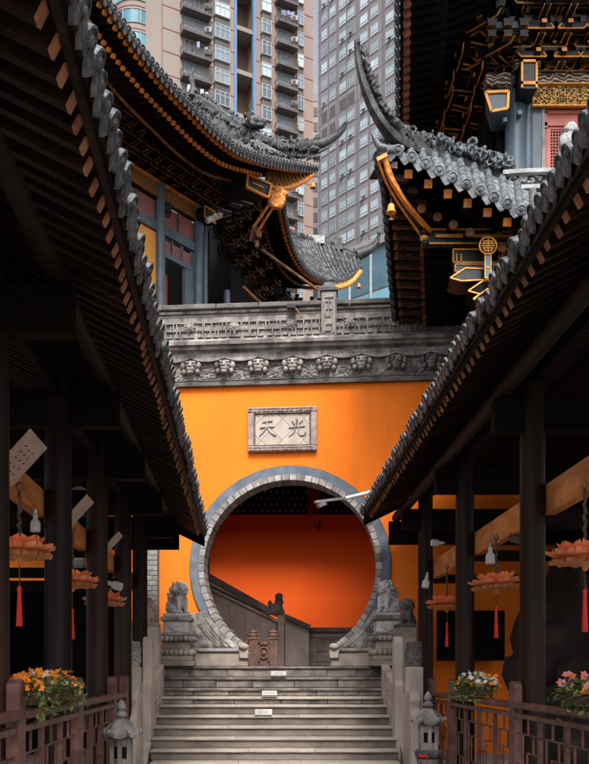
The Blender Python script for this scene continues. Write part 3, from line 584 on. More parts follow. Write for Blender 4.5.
def carved_drum(mb, c, r, h, rr, n=150):
    mb.lathe([(r*.9, 0), (r*.95, h*.08), (r*.9, h*.12), (r*.9, h*.88), (r*.95, h*.92), (r*.85, h)], 20, c)
    for q in range(n):
        a = rr.uniform(0, 6.283); z = rr.uniform(.15, .85)*h; mb.ball((c[0]+r*.9*math.cos(a), c[1]+r*.9*math.sin(a), c[2]+z), (r*.13, r*.13, r*rr.uniform(.1, .22)), 6, 4)
for sg, nm in ((-1, 'left'), (1, 'right')):
    rr = random.Random(20+sg)
    A0 = at(126, 626, 11.3) if sg < 0 else at(397, 627, 11.3); A1 = at(158, 705, 11.3) if sg < 0 else at(417, 705, 11.3)
    t = thing('stone_balustrade', 'stone stair balustrade with carved drum post on the %s side of the steps' % nm, 'balustrade', (A0.x, 10.4, GZ), 0, 'balustrades flanking the stairs')
    mb = MB(); mb.bx(A0.x, A1.x, 11.3, 11.62, GZ, A0.z); mb.build('end_wall', m_stone_pale if sg < 0 else m_stone_warm, t, bevel=.012)
    if sg > 0:
        mb = MB(); q = at(418.5, 627, 11.2); mb.bx(q.x+.02, q.x+.16, 11.2, 11.36, GZ, at(0, 627, 11.3).z); carved_drum(mb, (q.x+.09, 11.28, q.z), .075, .33, rr, 60); mb.build('rear_post', m_stone_warm, t, smooth=35)
    bx_ = at(132.5, 667, 9.7) if sg < 0 else at(414, 667, 9.7)
    mb = MB(); mb.bx(bx_.x-.088, bx_.x+.088, 9.62, 9.80, GZ, bx_.z); mb.build('post', m_stone_pale, t, bevel=.01)
    mb = MB(); carved_drum(mb, (bx_.x, 9.71, bx_.z), .092, .275, rr, 190); tag(mb.build('drum', m_stone if sg < 0 else m_stone_dark, t, smooth=60))
    xr = bx_.x-sg*.105                                         # sloping panel with rounded end between the posts
    pts = [(10.02, GZ), (11.29, GZ), (11.29, .1), (10.30, -.12), (10.30, .33), (10.27, .38), (10.22, .40), (10.15, .40), (10.10, .38), (10.07, .33), (10.07, -.1), (10.02, -.15)]
    mb = MB(); mb.prism(pts, (xr-.05, 0, 0), (0, 1, 0), (0, 0, 1), (.10, 0, 0)); pn = mb.build('panel', m_stone_pale, t, bevel=.015)
    mb = MB()
    for q in range(24): mb.ball((xr-sg*.05, rr.uniform(10.35, 11.2), rr.uniform(-.5, -.2)), (.01, rr.uniform(.02, .05), rr.uniform(.02, .04)), 6, 4)
    tag(mb.build('panel_carving', m_stone_warm, pn), kind='stuff')
    c = at(132, 689, 9.15) if sg < 0 else at(415, 690, 9.15)   # scroll stone in front of the post
    pts = [(9.05, GZ), (9.6, GZ), (9.6, c.z-.05), (9.45, c.z-.02), (9.30, c.z), (9.16, c.z-.02), (9.10, c.z-.1), (9.13, c.z-.18), (9.06, c.z-.3)]
    mb = MB(); mb.prism(pts, (c.x-.055, 0, 0), (0, 1, 0), (0, 0, 1), (.11, 0, 0)); mb.build('scroll_stone', m_stone_pale, t, bevel=.015)
    # lion on the end wall
    q = V(((A0.x+A1.x)/2+.03, 11.45, A0.z+.03)); mb = seated_lion(q, .33, R(-25) if sg < 0 else R(-120), 12+sg); mb.bx(A0.x, A1.x, 11.3, 11.6, A0.z, A0.z+.04)
    o = fuse(mb.build('stone_lion', m_stone_warm if sg < 0 else m_stone_dark), .010, .02, .02)
    tag(o, 'weathered small stone lion on top of the %s stair end wall' % nm, 'statue', 'small lions on the balustrades')
def stone_lantern(c, ztop, label):
    x, y = c; t = thing('stone_lantern', label, 'stone lantern', (x, y, GZ), 0, 'stone lanterns at the foot of the stairs'); z = ztop
    mb = MB(); mb.lathe([(.0, z), (.02, z-.02), (.042, z-.05), (.045, z-.07), (.028, z-.09), (.05, z-.115), (.052, z-.13), (.03, z-.15), (.05, z-.16)][::-1], 14, (x, y, 0)); mb.build('finial', m_stone, t, smooth=50)
    mb = MB(); n = 24                                          # six-sided cap with curled corners
    prof = [(.045, z-.155), (.06, z-.165), (.10, z-.20), (.14, z-.245), (.165, z-.27), (.165, z-.30), (.10, z-.305)]
    vs = []
    for r, zz in prof:
        for j in range(n):
            a = 2*math.pi*j/n; k = abs(((j % 4)-2)/2); k = 1-abs(k) if False else (1 if j % 4 == 0 else (.93 if j % 4 in (1, 3) else .9)); up = (.03 if j % 4 == 0 else .006 if j % 4 in (1, 3) else 0)*(r/.165)**2
            vs.append((x+r*k*math.cos(a), y+r*k*math.sin(a), zz+up))
    fs = [(i*n+j, i*n+(j+1) % n, (i+1)*n+(j+1) % n, (i+1)*n+j) for i in range(len(prof)-1) for j in range(n)]+[tuple(range(n)), tuple(range((len(prof)-1)*n, len(prof)*n))]
    mb.add(vs, fs)
    for j in range(6): a = 2*math.pi*j/6; mb.ball((x+.168*math.cos(a), y+.168*math.sin(a), z-.25), .022, 8, 6)
    mb.build('cap', m_stone, t, smooth=40)
    mb = MB()
    for j in range(6): a = 2*math.pi*(j+.5)/6; mb.bar((x+.085*math.cos(a), y+.085*math.sin(a), z-.52), (x+.085*math.cos(a), y+.085*math.sin(a), z-.30), .035, .035)
    mb.lathe([(.082, z-.52), (.082, z-.30)], 6, (x, y, 0), 0, None, 0, math.pi/6)
    for j in range(6):
        a = 2*math.pi*j/6; mb.box((x+.071*math.cos(a), y+.071*math.sin(a), z-.41), (.012, .05, .09), 1, Matrix.Rotation(a, 3, 'Z'))  # black boxes stand in for the shade inside the window holes
    mb.build('light_box', [m_stone, m_black_m], t)
    mb = MB(); mb.lathe([(.09, z-.60), (.13, z-.585), (.14, z-.56), (.14, z-.54), (.12, z-.52)], 6, (x, y, 0)); mb.build('platform', m_stone, t, bevel=.008)
    mb = MB(); mb.lathe([(.17, GZ), (.17, GZ+.12), (.09, GZ+.2), (.075, GZ+.3), (.075, z-.72), (.10, z-.66), (.12, z-.60)], 12, (x, y, 0)); mb.build('shaft', m_stone, t, smooth=35)
    t.scale = (.88, .88, 1)
    return t
stone_lantern((at(121.5, 0, 6.95).x, 6.95), at(0, 699, 6.95).z, 'grey stone lantern with gourd finial at the left foot of the stairs')
stone_lantern((at(428, 0, 8).x, 8.0), at(0, 691, 8).z, 'grey stone lantern with gourd finial at the right foot of the stairs')
# grey brick pier on the wall, left
bp = thing('brick_pier', 'grey brick pier against the orange wall beside the left corridor', 'pier', tuple(at(150, 620, 12.45)))
x0, x1 = at(143, 0, 12.4).x, at(157.5, 0, 12.4).x
mb = MB(); mb.bx(x0+.006, x1-.006, 12.40, 12.75, GZ, 2.6); mb.build('core', m_mortar, bp)
k = 0; z = .35
while z < 2.3:
    e = [x0, x0+(.13 if k % 2 else .07), x1]
    for a, b in zip(e, e[1:]): mb = MB(); mb.bx(a+.003, b-.003, 12.385+rg.uniform(-.004, .004), 12.5, z+.004, z+.066); mb.build('brick', m_gbrick, bp)
    z += .07; k += 1
# ---------------------------------------------------------------- the two covered corridors
def lattice_panel(mb, P, w, h, t=.013):
    """stepped lattice between (0,0) and (w,h); P maps (u,v) to a point, bars have real depth"""
    def seg(u0, v0, u1, v1): mb.bar(P(u0*w, v0*h), P(u1*w, v1*h), t*.8, t, up=V((1, 0, 0)))
    H = [(0, .84, 1, .84), (0, .66, .55, .66), (.5, .52, 1, .52), (0, .34, .55, .34), (.45, .2, 1, .2), (0, .08, 1, .08)]
    W = [(.5, .84, .5, 1), (.28, .66, .28, .84), (.74, .52, .74, .84), (.55, .34, .55, .66), (.45, .08, .45, .34), (.75, .2, .75, .52), (.2, .08, .2, .34)]
    for s in H+W: seg(*s)
def corridor(sg, yaw, ex, ez, cx, cols, y0, y1, rdz, tsp, rsp, tz, nm):
    M = Matrix.Rotation(yaw, 4, 'Z'); X = lambda x, y, z: V((sg*x, y, z))
    t = thing('covered_corridor', 'dark timber covered corridor with grey tiled eave on the %s side' % nm, 'corridor', tuple(M @ X(cx, 6.5, GZ)), yaw, 'corridors along both sides of the courtyard')
    pit = .5; rx = cx+.85; RZ = ez+pit*(rx-ex); bx_ = cx+2.2
    zr = lambda x: ez+pit*(x-ex)
    def B(*a): return MB(M)
    def bxx(mb, x0, x1, ya, yb, z0, z1, m=0): mb.bx(min(sg*x0, sg*x1), max(sg*x0, sg*x1), ya, yb, z0, z1, m)
    # floor plinth, back wall
    mb = B(); bxx(mb, cx-.12, cx+2.6, 2.2, 12.1, GZ, -1.1); mb.build('plinth', m_stone_warm, t, bevel=.01)
    # rafters (shared mesh)
    nr = int((y1-y0)/rsp); first = None
    for i in range(nr):
        y = y0+.06+i*rsp
        if first is None:
            mb = B(); a = X(ex+.045, y, zr(ex+.045)+rdz); b = X(rx, y, zr(rx)+rdz); e = a.lerp(b, .010/(b-a).length)
            mb.bar(a, e, .042, .052, 1); mb.bar(e, b, .042, .052, 0); first = mb.build('rafter', [m_rafter, m_rafter_end], t)
        else: o = dup(first, t, (random.uniform(-.008, .008), i*rsp+random.uniform(-.006, .006), random.uniform(-.005, .005)))
    mb = B(); dk = rdz+.028; A = [X(ex-.01, y, zr(ex-.01)+dk) for y in (y0, y1)]; Bp = [X(rx, y, RZ+dk) for y in (y0, y1)]; mb.strip(A, Bp, (0, 0, .03-rdz)); 
    A = [X(rx, y, RZ+.003) for y in (y0, y1)]; Bp = [X(bx_, y, RZ-pit*(bx_-rx)) for y in (y0, y1)]; mb.strip(A, Bp, (0, 0, .03)); mb.build('roof_boards', m_wood_dk, t)
    mb = B(); n = int((y1-y0)/.25); rr = random.Random(31)
    for i in range(n): ya = y0+i*.25; bxx(mb, ex-.02+rr.uniform(-.008, .008), ex+.03, ya, ya+.25, zr(ex)+rdz+.03, zr(ex)+.045+rr.uniform(-.006, .006))
    mb.build('eave_board', m_rafter, t)
    # tile rows (shared mesh): ribbed cover tiles with a round end, and a drip tongue beside it
    nt_ = int((y1-y0)/tsp); first = None; rtile = tsp*.39; sl = V((sg*1, 0, pit)).normalized()
    for i in range(nt_):
        if first is None:
            y = y0+tsp*.5; mb = B(); p0 = X(ex-.05, y, zr(ex-.05)+.06); L = (rx-ex+.055)*math.sqrt(1+pit*pit); pts, rs = [], []; k = 0
            while k*.19 < L:
                pts += [p0+sl*(k*.19), p0+sl*min(L, k*.19+.188)]; rs += [rtile, rtile*.88]; k += 1
            mb.tube(pts, rs, 10)
            Rm = Matrix(((0, 0, -sg), (1, 0, 0), (0, 1, 0))).transposed() if False else (-sl).to_track_quat('Z', 'Y').to_matrix()
            mb.lathe([(rtile*1.1, -.012), (rtile*1.1, .006), (rtile*.92, .008), (rtile*.88, .002), (rtile*.5, .003), (rtile*.35, .012), (0, .014)], 14, p0, 1, Rm)
            q = p0+V((0, tsp/2, -.012)); pl = [(-tsp*.4, .02), (tsp*.4, .02), (tsp*.4, -.012), (tsp*.25, -.04), (0, -.06), (-tsp*.25, -.04), (-tsp*.4, -.012)]
            mb.prism(pl, q, V((0, 1, 0)), V((-sg*.25, 0, .97)), V((sg*.014, 0, 0)), 1)
            mb.strip([q+V((0, -tsp*.5, -.0)), q+V((0, tsp*.5, -.0))], [q+V((0, -tsp*.5, 0))+sl*L, q+V((0, tsp*.5, 0))+sl*L], (0, 0, .012))
            first = mb.build('tile_row', [m_tile, m_tile_end], t, smooth=40)
        else:
            o = dup(first, t, (random.uniform(-.014, .012), i*tsp+random.uniform(-.008, .008), random.uniform(-.009, .008)))
    mb = B(); mb.tube([X(rx, y0, RZ+.16), X(rx, y1, RZ+.16)], .09, 10); mb.build('ridge', m_ridge, t)
    # columns, cantilever beams, purlins, tie beam
    for y in cols:
        mb = B(); r = .088; mb.lathe([(r*1.02, -1.1), (r*1.02, 0), (r*.98, zr(cx)-.06)], 20, X(cx, y, 0)); mb.build('column', m_column, t, smooth=40)
        mb = B(); mb.lathe([(.15, -1.1), (.17, -1.05), (.17, -1.0), (.13, -.94), (.10, -.93)], 16, X(cx, y, 0)); mb.build('column_base', m_stone, t, smooth=40)
        mb = B(); bxx(mb, ex+.32, cx+2.1, y-.055, y+.055, tz+.02, tz+.26); mb.build('cantilever_beam', m_wood_dk, t, bevel=.008)
        mb = B(); bxx(mb, cx+.1, cx+2.1, y-.03, y+.03, tz-.62, tz-.52); mb.build('tie_bar', m_wood_dk, t)
        mb = B(); mb.lathe([(.085, -1.1), (.085, zr(cx)-.1)], 12, X(cx+2.05, y, 0)); mb.build('rear_column', m_column, t, smooth=40)
    px_ = ex+.40
    mb = B(); mb.tube([X(px_, y0+.1, tz+.33), X(px_, y1-.05, tz+.33)], .06, 10); mb.build('eave_purlin', m_rafter, t, smooth=50)
    mb = B(); mb.tube([X(rx, y0+.1, RZ-.12), X(rx, y1-.05, RZ-.12)], .07, 10); mb.build('ridge_purlin', m_wood_dk, t, smooth=50)
    for i, (a, b) in enumerate(zip(cols, cols[1:])):
        mb = B(); bxx(mb, cx-.03, cx+.03, a+.07, b-.07, zr(cx)-.34, zr(cx)-.1); mb.build('head_beam', m_wood_dk, t)
    mb = B()                                 # bargeboard at the far gable
    for xa, xb in ((ex-.02, rx), (rx, bx_)):
        za, zb = (zr(xa), RZ) if xa < rx-.01 else (RZ, RZ-pit*(bx_-rx))
        P = [X(xa, y1, za-.14), X(xb, y1, zb-.16), X(xb, y1, zb+.08), X(xa, y1, za+.06)]; mb.hexa(P+[p+V((0, .04, 0)) for p in P])
    bxx(mb, ex+.3, cx+2.1, y1-.1, y1-.03, tz-.02, tz+.28); mb.build('bargeboard', m_wood_dk, t)
    return t, M, X
cols_l = [2.7, 4.3, 5.9, 7.5, 9.15, 10.7]; cols_r = [4.2, 6.4, 8.6, 10.75]
cl, ML, XLf = corridor(-1, R(1.8), .466, 1.75, 1.18, cols_l, .9, 11.5, -.035, .10, .12, 1.57, 'left')
cr, MR, XRf = corridor(1, 0, 1.275, 2.07, 1.88, cols_r, .9, 11.8, -.075, .10, .132, 1.68, 'right')
def tie(M, X, x, y0, y1, z0, z1, lb):
    mb = MB(M); a, b = X(x, y0, (z0+z1)/2), X(x, y1, (z0+z1)/2); mb.bar(a, b, .07, z1-z0); o = mb.build('tie_beam', m_beam, None, bevel=.006); return tag(o, lb, 'beam', 'long beams inside the corridors')
tie(ML, XLf, 1.30, 2.3, 11.4, 1.0, 1.18, 'long orange brown beam carrying tablets and lotus lanterns in the left corridor')
tie(MR, XRf, 2.0, 3.6, 11.6, 1.11, 1.33, 'long orange brown beam carrying lotus lanterns in the right corridor')
def railing(M, X, sg, x, ycols, zt, nm):
    t = thing('lattice_railing', 'reddish brown lattice railing along the %s corridor' % nm, 'railing', tuple(M @ X(x, ycols[0], -1.1)), 0, 'lattice railings')
    ps = {}
    for a, b in zip(ycols, ycols[1:]):
        mb = MB(M); mb.bar(X(x, a+.05, zt-.02), X(x, b-.05, zt-.02), .085, .045); mb.build('top_rail', m_rail, t, bevel=.01)
        mb = MB(M); mb.bar(X(x, a+.05, zt-.09), X(x, b-.05, zt-.09), .05, .03); mb.build('rail', m_rail, t); mb = MB(M); mb.bar(X(x, a+.05, -1.02), X(x, b-.05, -1.02), .05, .05); mb.build('bottom_rail', m_rail, t)
        n = max(1, round((b-a)/.52)); w = (b-a-.1)/n; h = zt-.105+1.0
        for i in range(n):
            ya = a+.05+i*w
            if i: mb = MB(M); mb.bar(X(x, ya, -1.0), X(x, ya, zt-.1), .026, .042); mb.build('stile', m_rail, t)
            key = round(w, 4)
            mb = MB(M); lattice_panel(mb, lambda u, v: X(x, ya+u, -1.0+v), w, h); mb.build('lattice_panel', m_rail, t)
    for y in ycols:
        mb = MB(M); mb.prism([(-.06, -1.1), (.06, -1.1), (.06, zt+.10), (.045, zt+.135), (.02, zt+.15), (-.03, zt+.15), (-.055, zt+.13), (-.06, zt+.1)], X(x, y, 0)-V((.035, 0, 0)), (0, 1, 0), (0, 0, 1), (.07, 0, 0)); mb.build('newel_post', m_rail, t, bevel=.008)
    return t
railing(ML, XLf, -1, 1.06, cols_l[:4]+[8.3], -.185, 'left'); railing(MR, XRf, 1, 1.76, cols_r[:3]+[9.7], -.215, 'right')
# dark panelling that closes each corridor
def panelling(M, X, x, y0, y1, z0, z1, nm):
    t = thing('timber_screen', 'dark timber screen wall at the back of the %s corridor' % nm, 'screen', tuple(M @ X(x, y0, z0)), 0, 'rear screens of the corridors')
    n = int((y1-y0)/.3)
    for i in range(n): mb = MB(M); mb.bx(*sorted((X(x, 0, 0).x, X(x+.05, 0, 0).x)), y0+i*.3+.004, y0+i*.3+.296, z0, z1); mb.build('board', m_black_m, t)
panelling(ML, XLf, 3.35, 10.4, 12.3, -1.1, 2.6, 'left'); panelling(MR, XRf, 4.1, 10.8, 12.0, -1.1, 3.0, 'right')
mb = MB(); mb.bx(-4.4, -1.86, 12.0, 12.12, -1.1, 1.22); mb.bx(-4.4, -1.86, 12.0, 12.12, 2.25, 3.6); mb.bx(-4.4, -1.86, 12.02, 12.1, 1.85, 1.93)
for x in (-3.75, -2.95, -2.35): mb.bx(x, x+.08, 12.01, 12.13, 1.22, 2.25)
tag(mb.build('end_screen', m_black_m), 'black timber screen with open gaps at the far end of the left corridor', 'screen')
bp2 = thing('brick_pier', 'narrow pale brick pier seen between the left corridor columns', 'pier', (-2.62, 12.25, -1.1))
k = 0; z = 1.1
while z < 2.3:
    mb = MB(); mb.bx(-2.72+(.02 if k % 2 else 0), -2.5, 12.2, 12.35, z, z+.062); mb.build('brick', m_gbrick, bp2); z += .068; k += 1
mb = MB(); mb.bx(-2.71, -2.51, 12.22, 12.35, -1.1, 2.35); mb.build('core', m_mortar, bp2)

# ---------------------------------------------------------------- lotus lanterns
def petal(r0, r1, w, z0, z1, curl):
    mb = MB(); n, k = 7, 4; rows = []
    for i in range(n+1):
        t = i/n; r = r0+(r1-r0)*t; z = z0+(z1-z0)*(t**curl); ww = w*math.sin(math.pi*min(.98, .12+.80*t))**.8 if t < .97 else w*.1
        rows.append([V((r-.012*(1-abs(j)) , ww*j, z-.02*(1-abs(j)**2)*t)) for j in (-1, -.5, 0, .5, 1)])
    vs = [v for row in rows for v in row]; fs = [(i*5+j, i*5+j+1, (i+1)*5+j+1, (i+1)*5+j) for i in range(n) for j in range(4)]
    b = len(vs); vs2 = vs+[v+V((0, 0, .006)) for v in vs]
    mb.add(vs2, fs+[tuple(b+q for q in f[::-1]) for f in fs]); return mb
def lotus(M, X, x, y, zc, ztop, s_, label, tas=.33, tilt=0):
    P = M @ X(x, y, zc); t = thing('lotus_lantern', label, 'lantern', tuple(P), 0, 'lotus lanterns hung from the corridor beams')
    F_ = Matrix.Translation(P) @ Matrix.Rotation(tilt, 4, 'Y'); a0 = random.uniform(0, .6)
    for ring, (n, r0, r1, w, z0, z1, cu) in enumerate(((10, .06, .235, .082, -.02, .025, 1.8), (9, .05, .165, .066, .0, .075, 1.5), (11, .08, .215, .08, -.05, -.035, 1.0))):
        pm = petal(r0*s_, r1*s_, w*s_, z0*s_, z1*s_, cu); first = None
        for i in range(n):
            a = a0+2*math.pi*(i+.5*ring)/n
            if first is None: q = MB(); q.v = [v.copy() for v in pm.v]; q.f = pm.f; q.m = pm.m; first = o = q.build('petal', m_lotus if ring < 2 else m_lotus_d, None, smooth=60); o.parent = t
            else: o = first.copy(); C.objects.link(o)
            o.rotation_euler = (Matrix.Rotation(tilt, 3, 'Y') @ Matrix.Rotation(a+random.uniform(-.05, .05), 3, 'Z')).to_euler()
    mb = MB(F_); mb.lathe([(.0, -.10*s_), (.012*s_, -.095*s_), (.03*s_, -.06*s_), (.13*s_, -.04*s_), (.15*s_, -.02*s_), (.10*s_, .0), (.05*s_, .03*s_), (.0, .035*s_)], 18); mb.build('core', m_lotus_d, t, smooth=40)
    mb = MB(); L = ztop-zc; mb.tube([P+V((.006*math.sin(i*2.2), .006*math.cos(i*2.2), .03+(L-.03)*i/16)) for i in range(17)], [.009+.003*(i % 2) for i in range(17)], 6); mb.build('cord', m_rope, t)
    mb = MB(); mb.ball(P+V((0, 0, L-.01)), .026, 8, 6); mb.build('hook', m_gold_dull, t)
    mb = MB(); mb.tube([P+V((0, 0, -.08*s_)), P+V((0, 0, -.22))], .0035, 5); mb.build('thread', m_rope, t)
    mb = MB(); mb.tube([P+V((0, 0, -.20)), P+V((0, 0, -.215)), P+V((0, 0, -.24)), P+V((0, 0, -.20-tas*.8)), P+V((0, 0, -.20-tas))], [.006, .013, .010, .017, .019], 9); mb.build('tassel', m_tassel, t, smooth=60)
ords = ('nearest the camera', 'second from the camera', 'third and farthest from the camera')
for i, (y, zc) in enumerate(((4.95, .67), (6.5, .655), (8.05, .64))): lotus(ML, XLf, 1.20, y, zc, 1.02, .84, 'coral lotus lantern with red tassel in the left corridor, '+ords[i], .22)
for i, (y, zc) in enumerate(((5.4, .70), (7.5, .745), (9.56, .73))): lotus(MR, XRf, 1.9, y, zc, 1.13, .98, 'coral lotus lantern with red tassel in the right corridor, '+ords[i], .26, R((0, -4, 0)[i]))
# ---------------------------------------------------------------- tablets, lamps, notice board
for i, y in enumerate((4.5, 6.15, 7.75)):
    t = thing('wooden_tablet', 'pale wooden tablet leaning on the left corridor beam, '+ords[i], 'tablet', tuple(ML @ XLf(1.12, y, .98)), 0, 'tablets on the left corridor beam')
    mb = MB(ML); a, b = XLf(1.22, y, .99), XLf(1.03, y, 1.2); e = V((0, (.36, .26, .24)[i], 0)); nrm = (b-a).cross(e).normalized()*.012
    mb.hexa([a, a+e, b+e, b, a+nrm, a+e+nrm, b+e+nrm, b+nrm]); mb.build('board', m_tablet, t)
    mb = MB(ML); rr = random.Random(i)
    if i == 0:
        for c in range(3):
            for r_ in range(5):
                u, v = .25+.13*c*1.6, .2+.13*r_; p = a.lerp(b, v)+e*u
                for sgn in (-1, 1): mb.bar(p+nrm*(.5+.58*sgn)-e*.03, p+nrm*(.5+.58*sgn)+e*rr.uniform(.02, .05)+(b-a)*rr.uniform(-.03, .03), .004, .006)
        tag(mb.build('lettering', m_ink, t), kind='stuff')
def spot_lamp(P, label, dn=V((0, 0, -1)), s_=1.0):
    t = thing('spot_lamp', label, 'lamp', tuple(P), 0, 'small white spot lamps'); Q = dn.to_track_quat('Z', 'Y').to_matrix()
    mb = MB(); mb.lathe([(.012*s_, 0), (.02*s_, .01*s_), (.02*s_, .05*s_), (.035*s_, .065*s_), (.042*s_, .09*s_), (.042*s_, .15*s_), (.035*s_, .155*s_)], 14, P, 0, Q); mb.build('housing', m_white, t, smooth=40)
    mb = MB(); mb.tube([P, P-dn*.03*s_], .014*s_, 8); mb.build('neck', m_metal, t)
spot_lamp(ML @ XLf(1.26, 5.6, .98), 'white spot lamp hanging under the beam beside the first left column', s_=.75)
spot_lamp(ML @ XLf(1.26, 8.6, .85), 'white spot lamp far down the left corridor beside the third lantern', V((.9, -.2, -.3)).normalized(), 1.0)
spot_lamp(MR @ XRf(1.95, 7.9, 1.1), 'white spot lamp hanging under the right corridor beam between two columns', s_=1.0)
spot_lamp(MR @ XRf(1.93, 9.9, 1.42), 'white twin lamp on the right corridor beam near the gate', V((-1, -.1, 0)).normalized(), .9)
spot_lamp(MR @ XRf(1.84, 10.4, 1.12), 'white lamp beside the farthest right corridor column', V((-.2, -.1, -1)).normalized(), 1.0)
mb = MB(); P = MR @ XRf(1.97, 7.3, 1.08); mb.bar(P, P+V((.12, -.05, -.03)), .06, .06); mb.bar(P+V((0, 0, .05)), P+V((0, 0, -.01)), .02, .02); tag(mb.build('camera_box', m_black), 'small black security camera under the right corridor beam', 'camera')
a, b = at(438.5, 659, 12.0), at(502, 612.5, 12.0)
nb_ = thing('notice_board', 'large black notice board on the orange wall in the right corridor', 'notice board', tuple((a+b)/2))
mb = MB(); mb.bx(a.x, b.x, 11.97, 12.01, a.z, b.z); mb.build('panel', m_matte, nb_)
mb = MB(); 
for q in ((a.x-.02, b.x+.02, b.z, b.z+.025), (a.x-.02, b.x+.02, a.z-.025, a.z), (a.x-.025, a.x, a.z, b.z), (b.x, b.x+.025, a.z, b.z)): mb.bx(q[0], q[1], 11.955, 12.01, q[2], q[3])
mb.build('frame', m_black_m, nb_)
# hanging sign with white brush marks far down the left corridor
P = ML @ XLf(1.25, 8.9, .92); hs = thing('hanging_sign', 'small dark hanging sign with white brush marks in the left corridor', 'sign', tuple(P))
mb = MB(); mb.box(P-V((0, 0, .13)), (.11, .02, .27)); mb.build('board', m_black_m, hs); mb = MB(); rr = random.Random(9)
for r_ in range(4):
    for q in range(4): p = P+V((rr.uniform(-.035, .035), -.014, -.04-.06*r_+rr.uniform(-.02, .02))); mb.bar(p, p+V((rr.uniform(-.03, .03), 0, rr.uniform(-.03, .03))), .006, .012, up=V((0, 1, 0)))
tag(mb.build('brush_marks', m_white, hs), kind='stuff')
# pole below the right eave
pp = thing('eave_pole', 'white pole with metal bracket jutting from the right corridor eave before the gate', 'pole', tuple(at(377, 490, 11.6)))
mb = MB(); mb.tube([at(379, 490, 11.62), at(343, 499, 11.35)], .024, 12); mb.build('tube', m_white, pp, smooth=50)
mb = MB(); mb.bar(at(345, 498.2, 11.36), at(315, 502, 11.2), .05, .03); mb.bar(at(325, 503, 11.25), at(318, 506, 11.2), .06, .05); mb.build('bracket', m_metal, pp)
mb = MB(); mb.ball(at(378.5, 490, 11.62), .035, 8, 6); mb.build('end_cap', m_tassel, pp)
# ---------------------------------------------------------------- flower boxes, rocks
def flowers(P, w, ax, cols_, label, seed, h=.20):
    t = thing('flower_box', label, 'flowers', tuple(P), 0, 'flower boxes on the railings'); rr = random.Random(seed); U = V(ax).normalized(); W = V((-U.y, U.x, 0))
    mb = MB(); mb.bar(P-U*w*.42+V((0, 0, .035)), P+U*w*.42+V((0, 0, .035)), .10, .07); mb.build('planter', m_soil, t, bevel=.008)
    def spot(k=1.0):
        u = rr.uniform(-1, 1); v = rr.uniform(-1, 1); hh = math.sqrt(max(0, 1-u*u*.9))*h*rr.uniform(.25, 1)*k
        return P+U*u*w*.5+W*v*.09+V((0, 0, .04+hh))
    for mm, n, nm_ in ((m_leaf, int(700*w), 'foliage'), (m_leaf_y, int(420*w), 'foliage')):
        mb = MB()
        for i in range(n):
            c = spot(.85); d = V((rr.uniform(-1, 1), rr.uniform(-1, 1), rr.uniform(-.6, .8))).normalized(); s = d.cross(V((rr.uniform(-1, 1), rr.uniform(-1, 1), 1))).normalized(); L = rr.uniform(.025, .055)
            if rr.random() < .22: c.z -= rr.uniform(.04, .14); c.x -= math.copysign(rr.uniform(.03, .07), P.x)
            mb.add([c, c+d*L*.5+s*L*.22, c+d*L, c+d*L*.5-s*L*.22], [(0, 1, 2, 3)])
        tag(mb.build(nm_, mm, t, solid=False), kind='stuff')
    for mm, n, r in cols_:
        mb = MB()
        for i in range(n):
            c = spot(1.1)+V((0, 0, .015)); q = rr.uniform(.6, 1.1)*r; k = 6
            nrm = V((rr.uniform(-.7, .7), rr.uniform(-1, .2), rr.uniform(.2, 1))).normalized(); s = nrm.cross(V((.3, 1, .2))).normalized(); u2 = nrm.cross(s)
            for j in range(k):
                a = 2*math.pi*j/k; d = s*math.cos(a)+u2*math.sin(a); e = s*math.cos(a+1.57)+u2*math.sin(a+1.57)
                mb.add([c, c+d*q*.6+e*q*.34+nrm*q*.2, c+d*q+nrm*q*.28, c+d*q*.6-e*q*.34+nrm*q*.2], [(0, 1, 2, 3)])
            mb.ball(c+nrm*q*.15, q*.28, 6, 4)
        tag(mb.build('blossom', mm, t, solid=False), kind='stuff')
flowers(ML @ XLf(1.06, 4.95, -.165), 1.3, (-.03, 1, 0), ((m_fl_o, 60, .034), (m_fl_w, 40, .024), (m_fl_o, 160, .013)), 'orange and white flowers in a box on the left railing', 4, .11)
flowers(MR @ XRf(1.76, 7.65, -.195), 1.0, (0, 1, 0), ((m_fl_w, 70, .028), (m_fl_o, 34, .028), (m_leaf_y, 50, .022)), 'white and orange flowers in a box on the right railing', 5, .13)
flowers(MR @ XRf(1.78, 5.05, -.195), .6, (0, 1, 0), ((m_fl_w, 16, .036), (m_fl_p, 20, .038), (m_fl_o, 12, .03)), 'pink and white flowers on the right railing at the picture edge', 6, .13)
def rock(c, r, label, seed):
    mb = MB(); mb.ball(c, r, 36, 24, rough=.7, rs=2.6, seed=seed); return tag(mb.build('garden_rock', m_rock, smooth=180), label, 'rock', 'dark rocks inside the corridors')
rock((2.95, 8.6, -.2), (.5, .8, 1.0), 'dark lumpy garden rock in the right corridor behind the flowers', 3.1); rock((2.75, 7.4, -.55), (.42, .6, .65), 'lower dark garden rock behind the right railing', 7.7)
rock(ML @ XLf(1.95, 6.2, -.15), (.28, .4, 1.0), 'brown garden rock at the left edge behind the railing', 5.2)
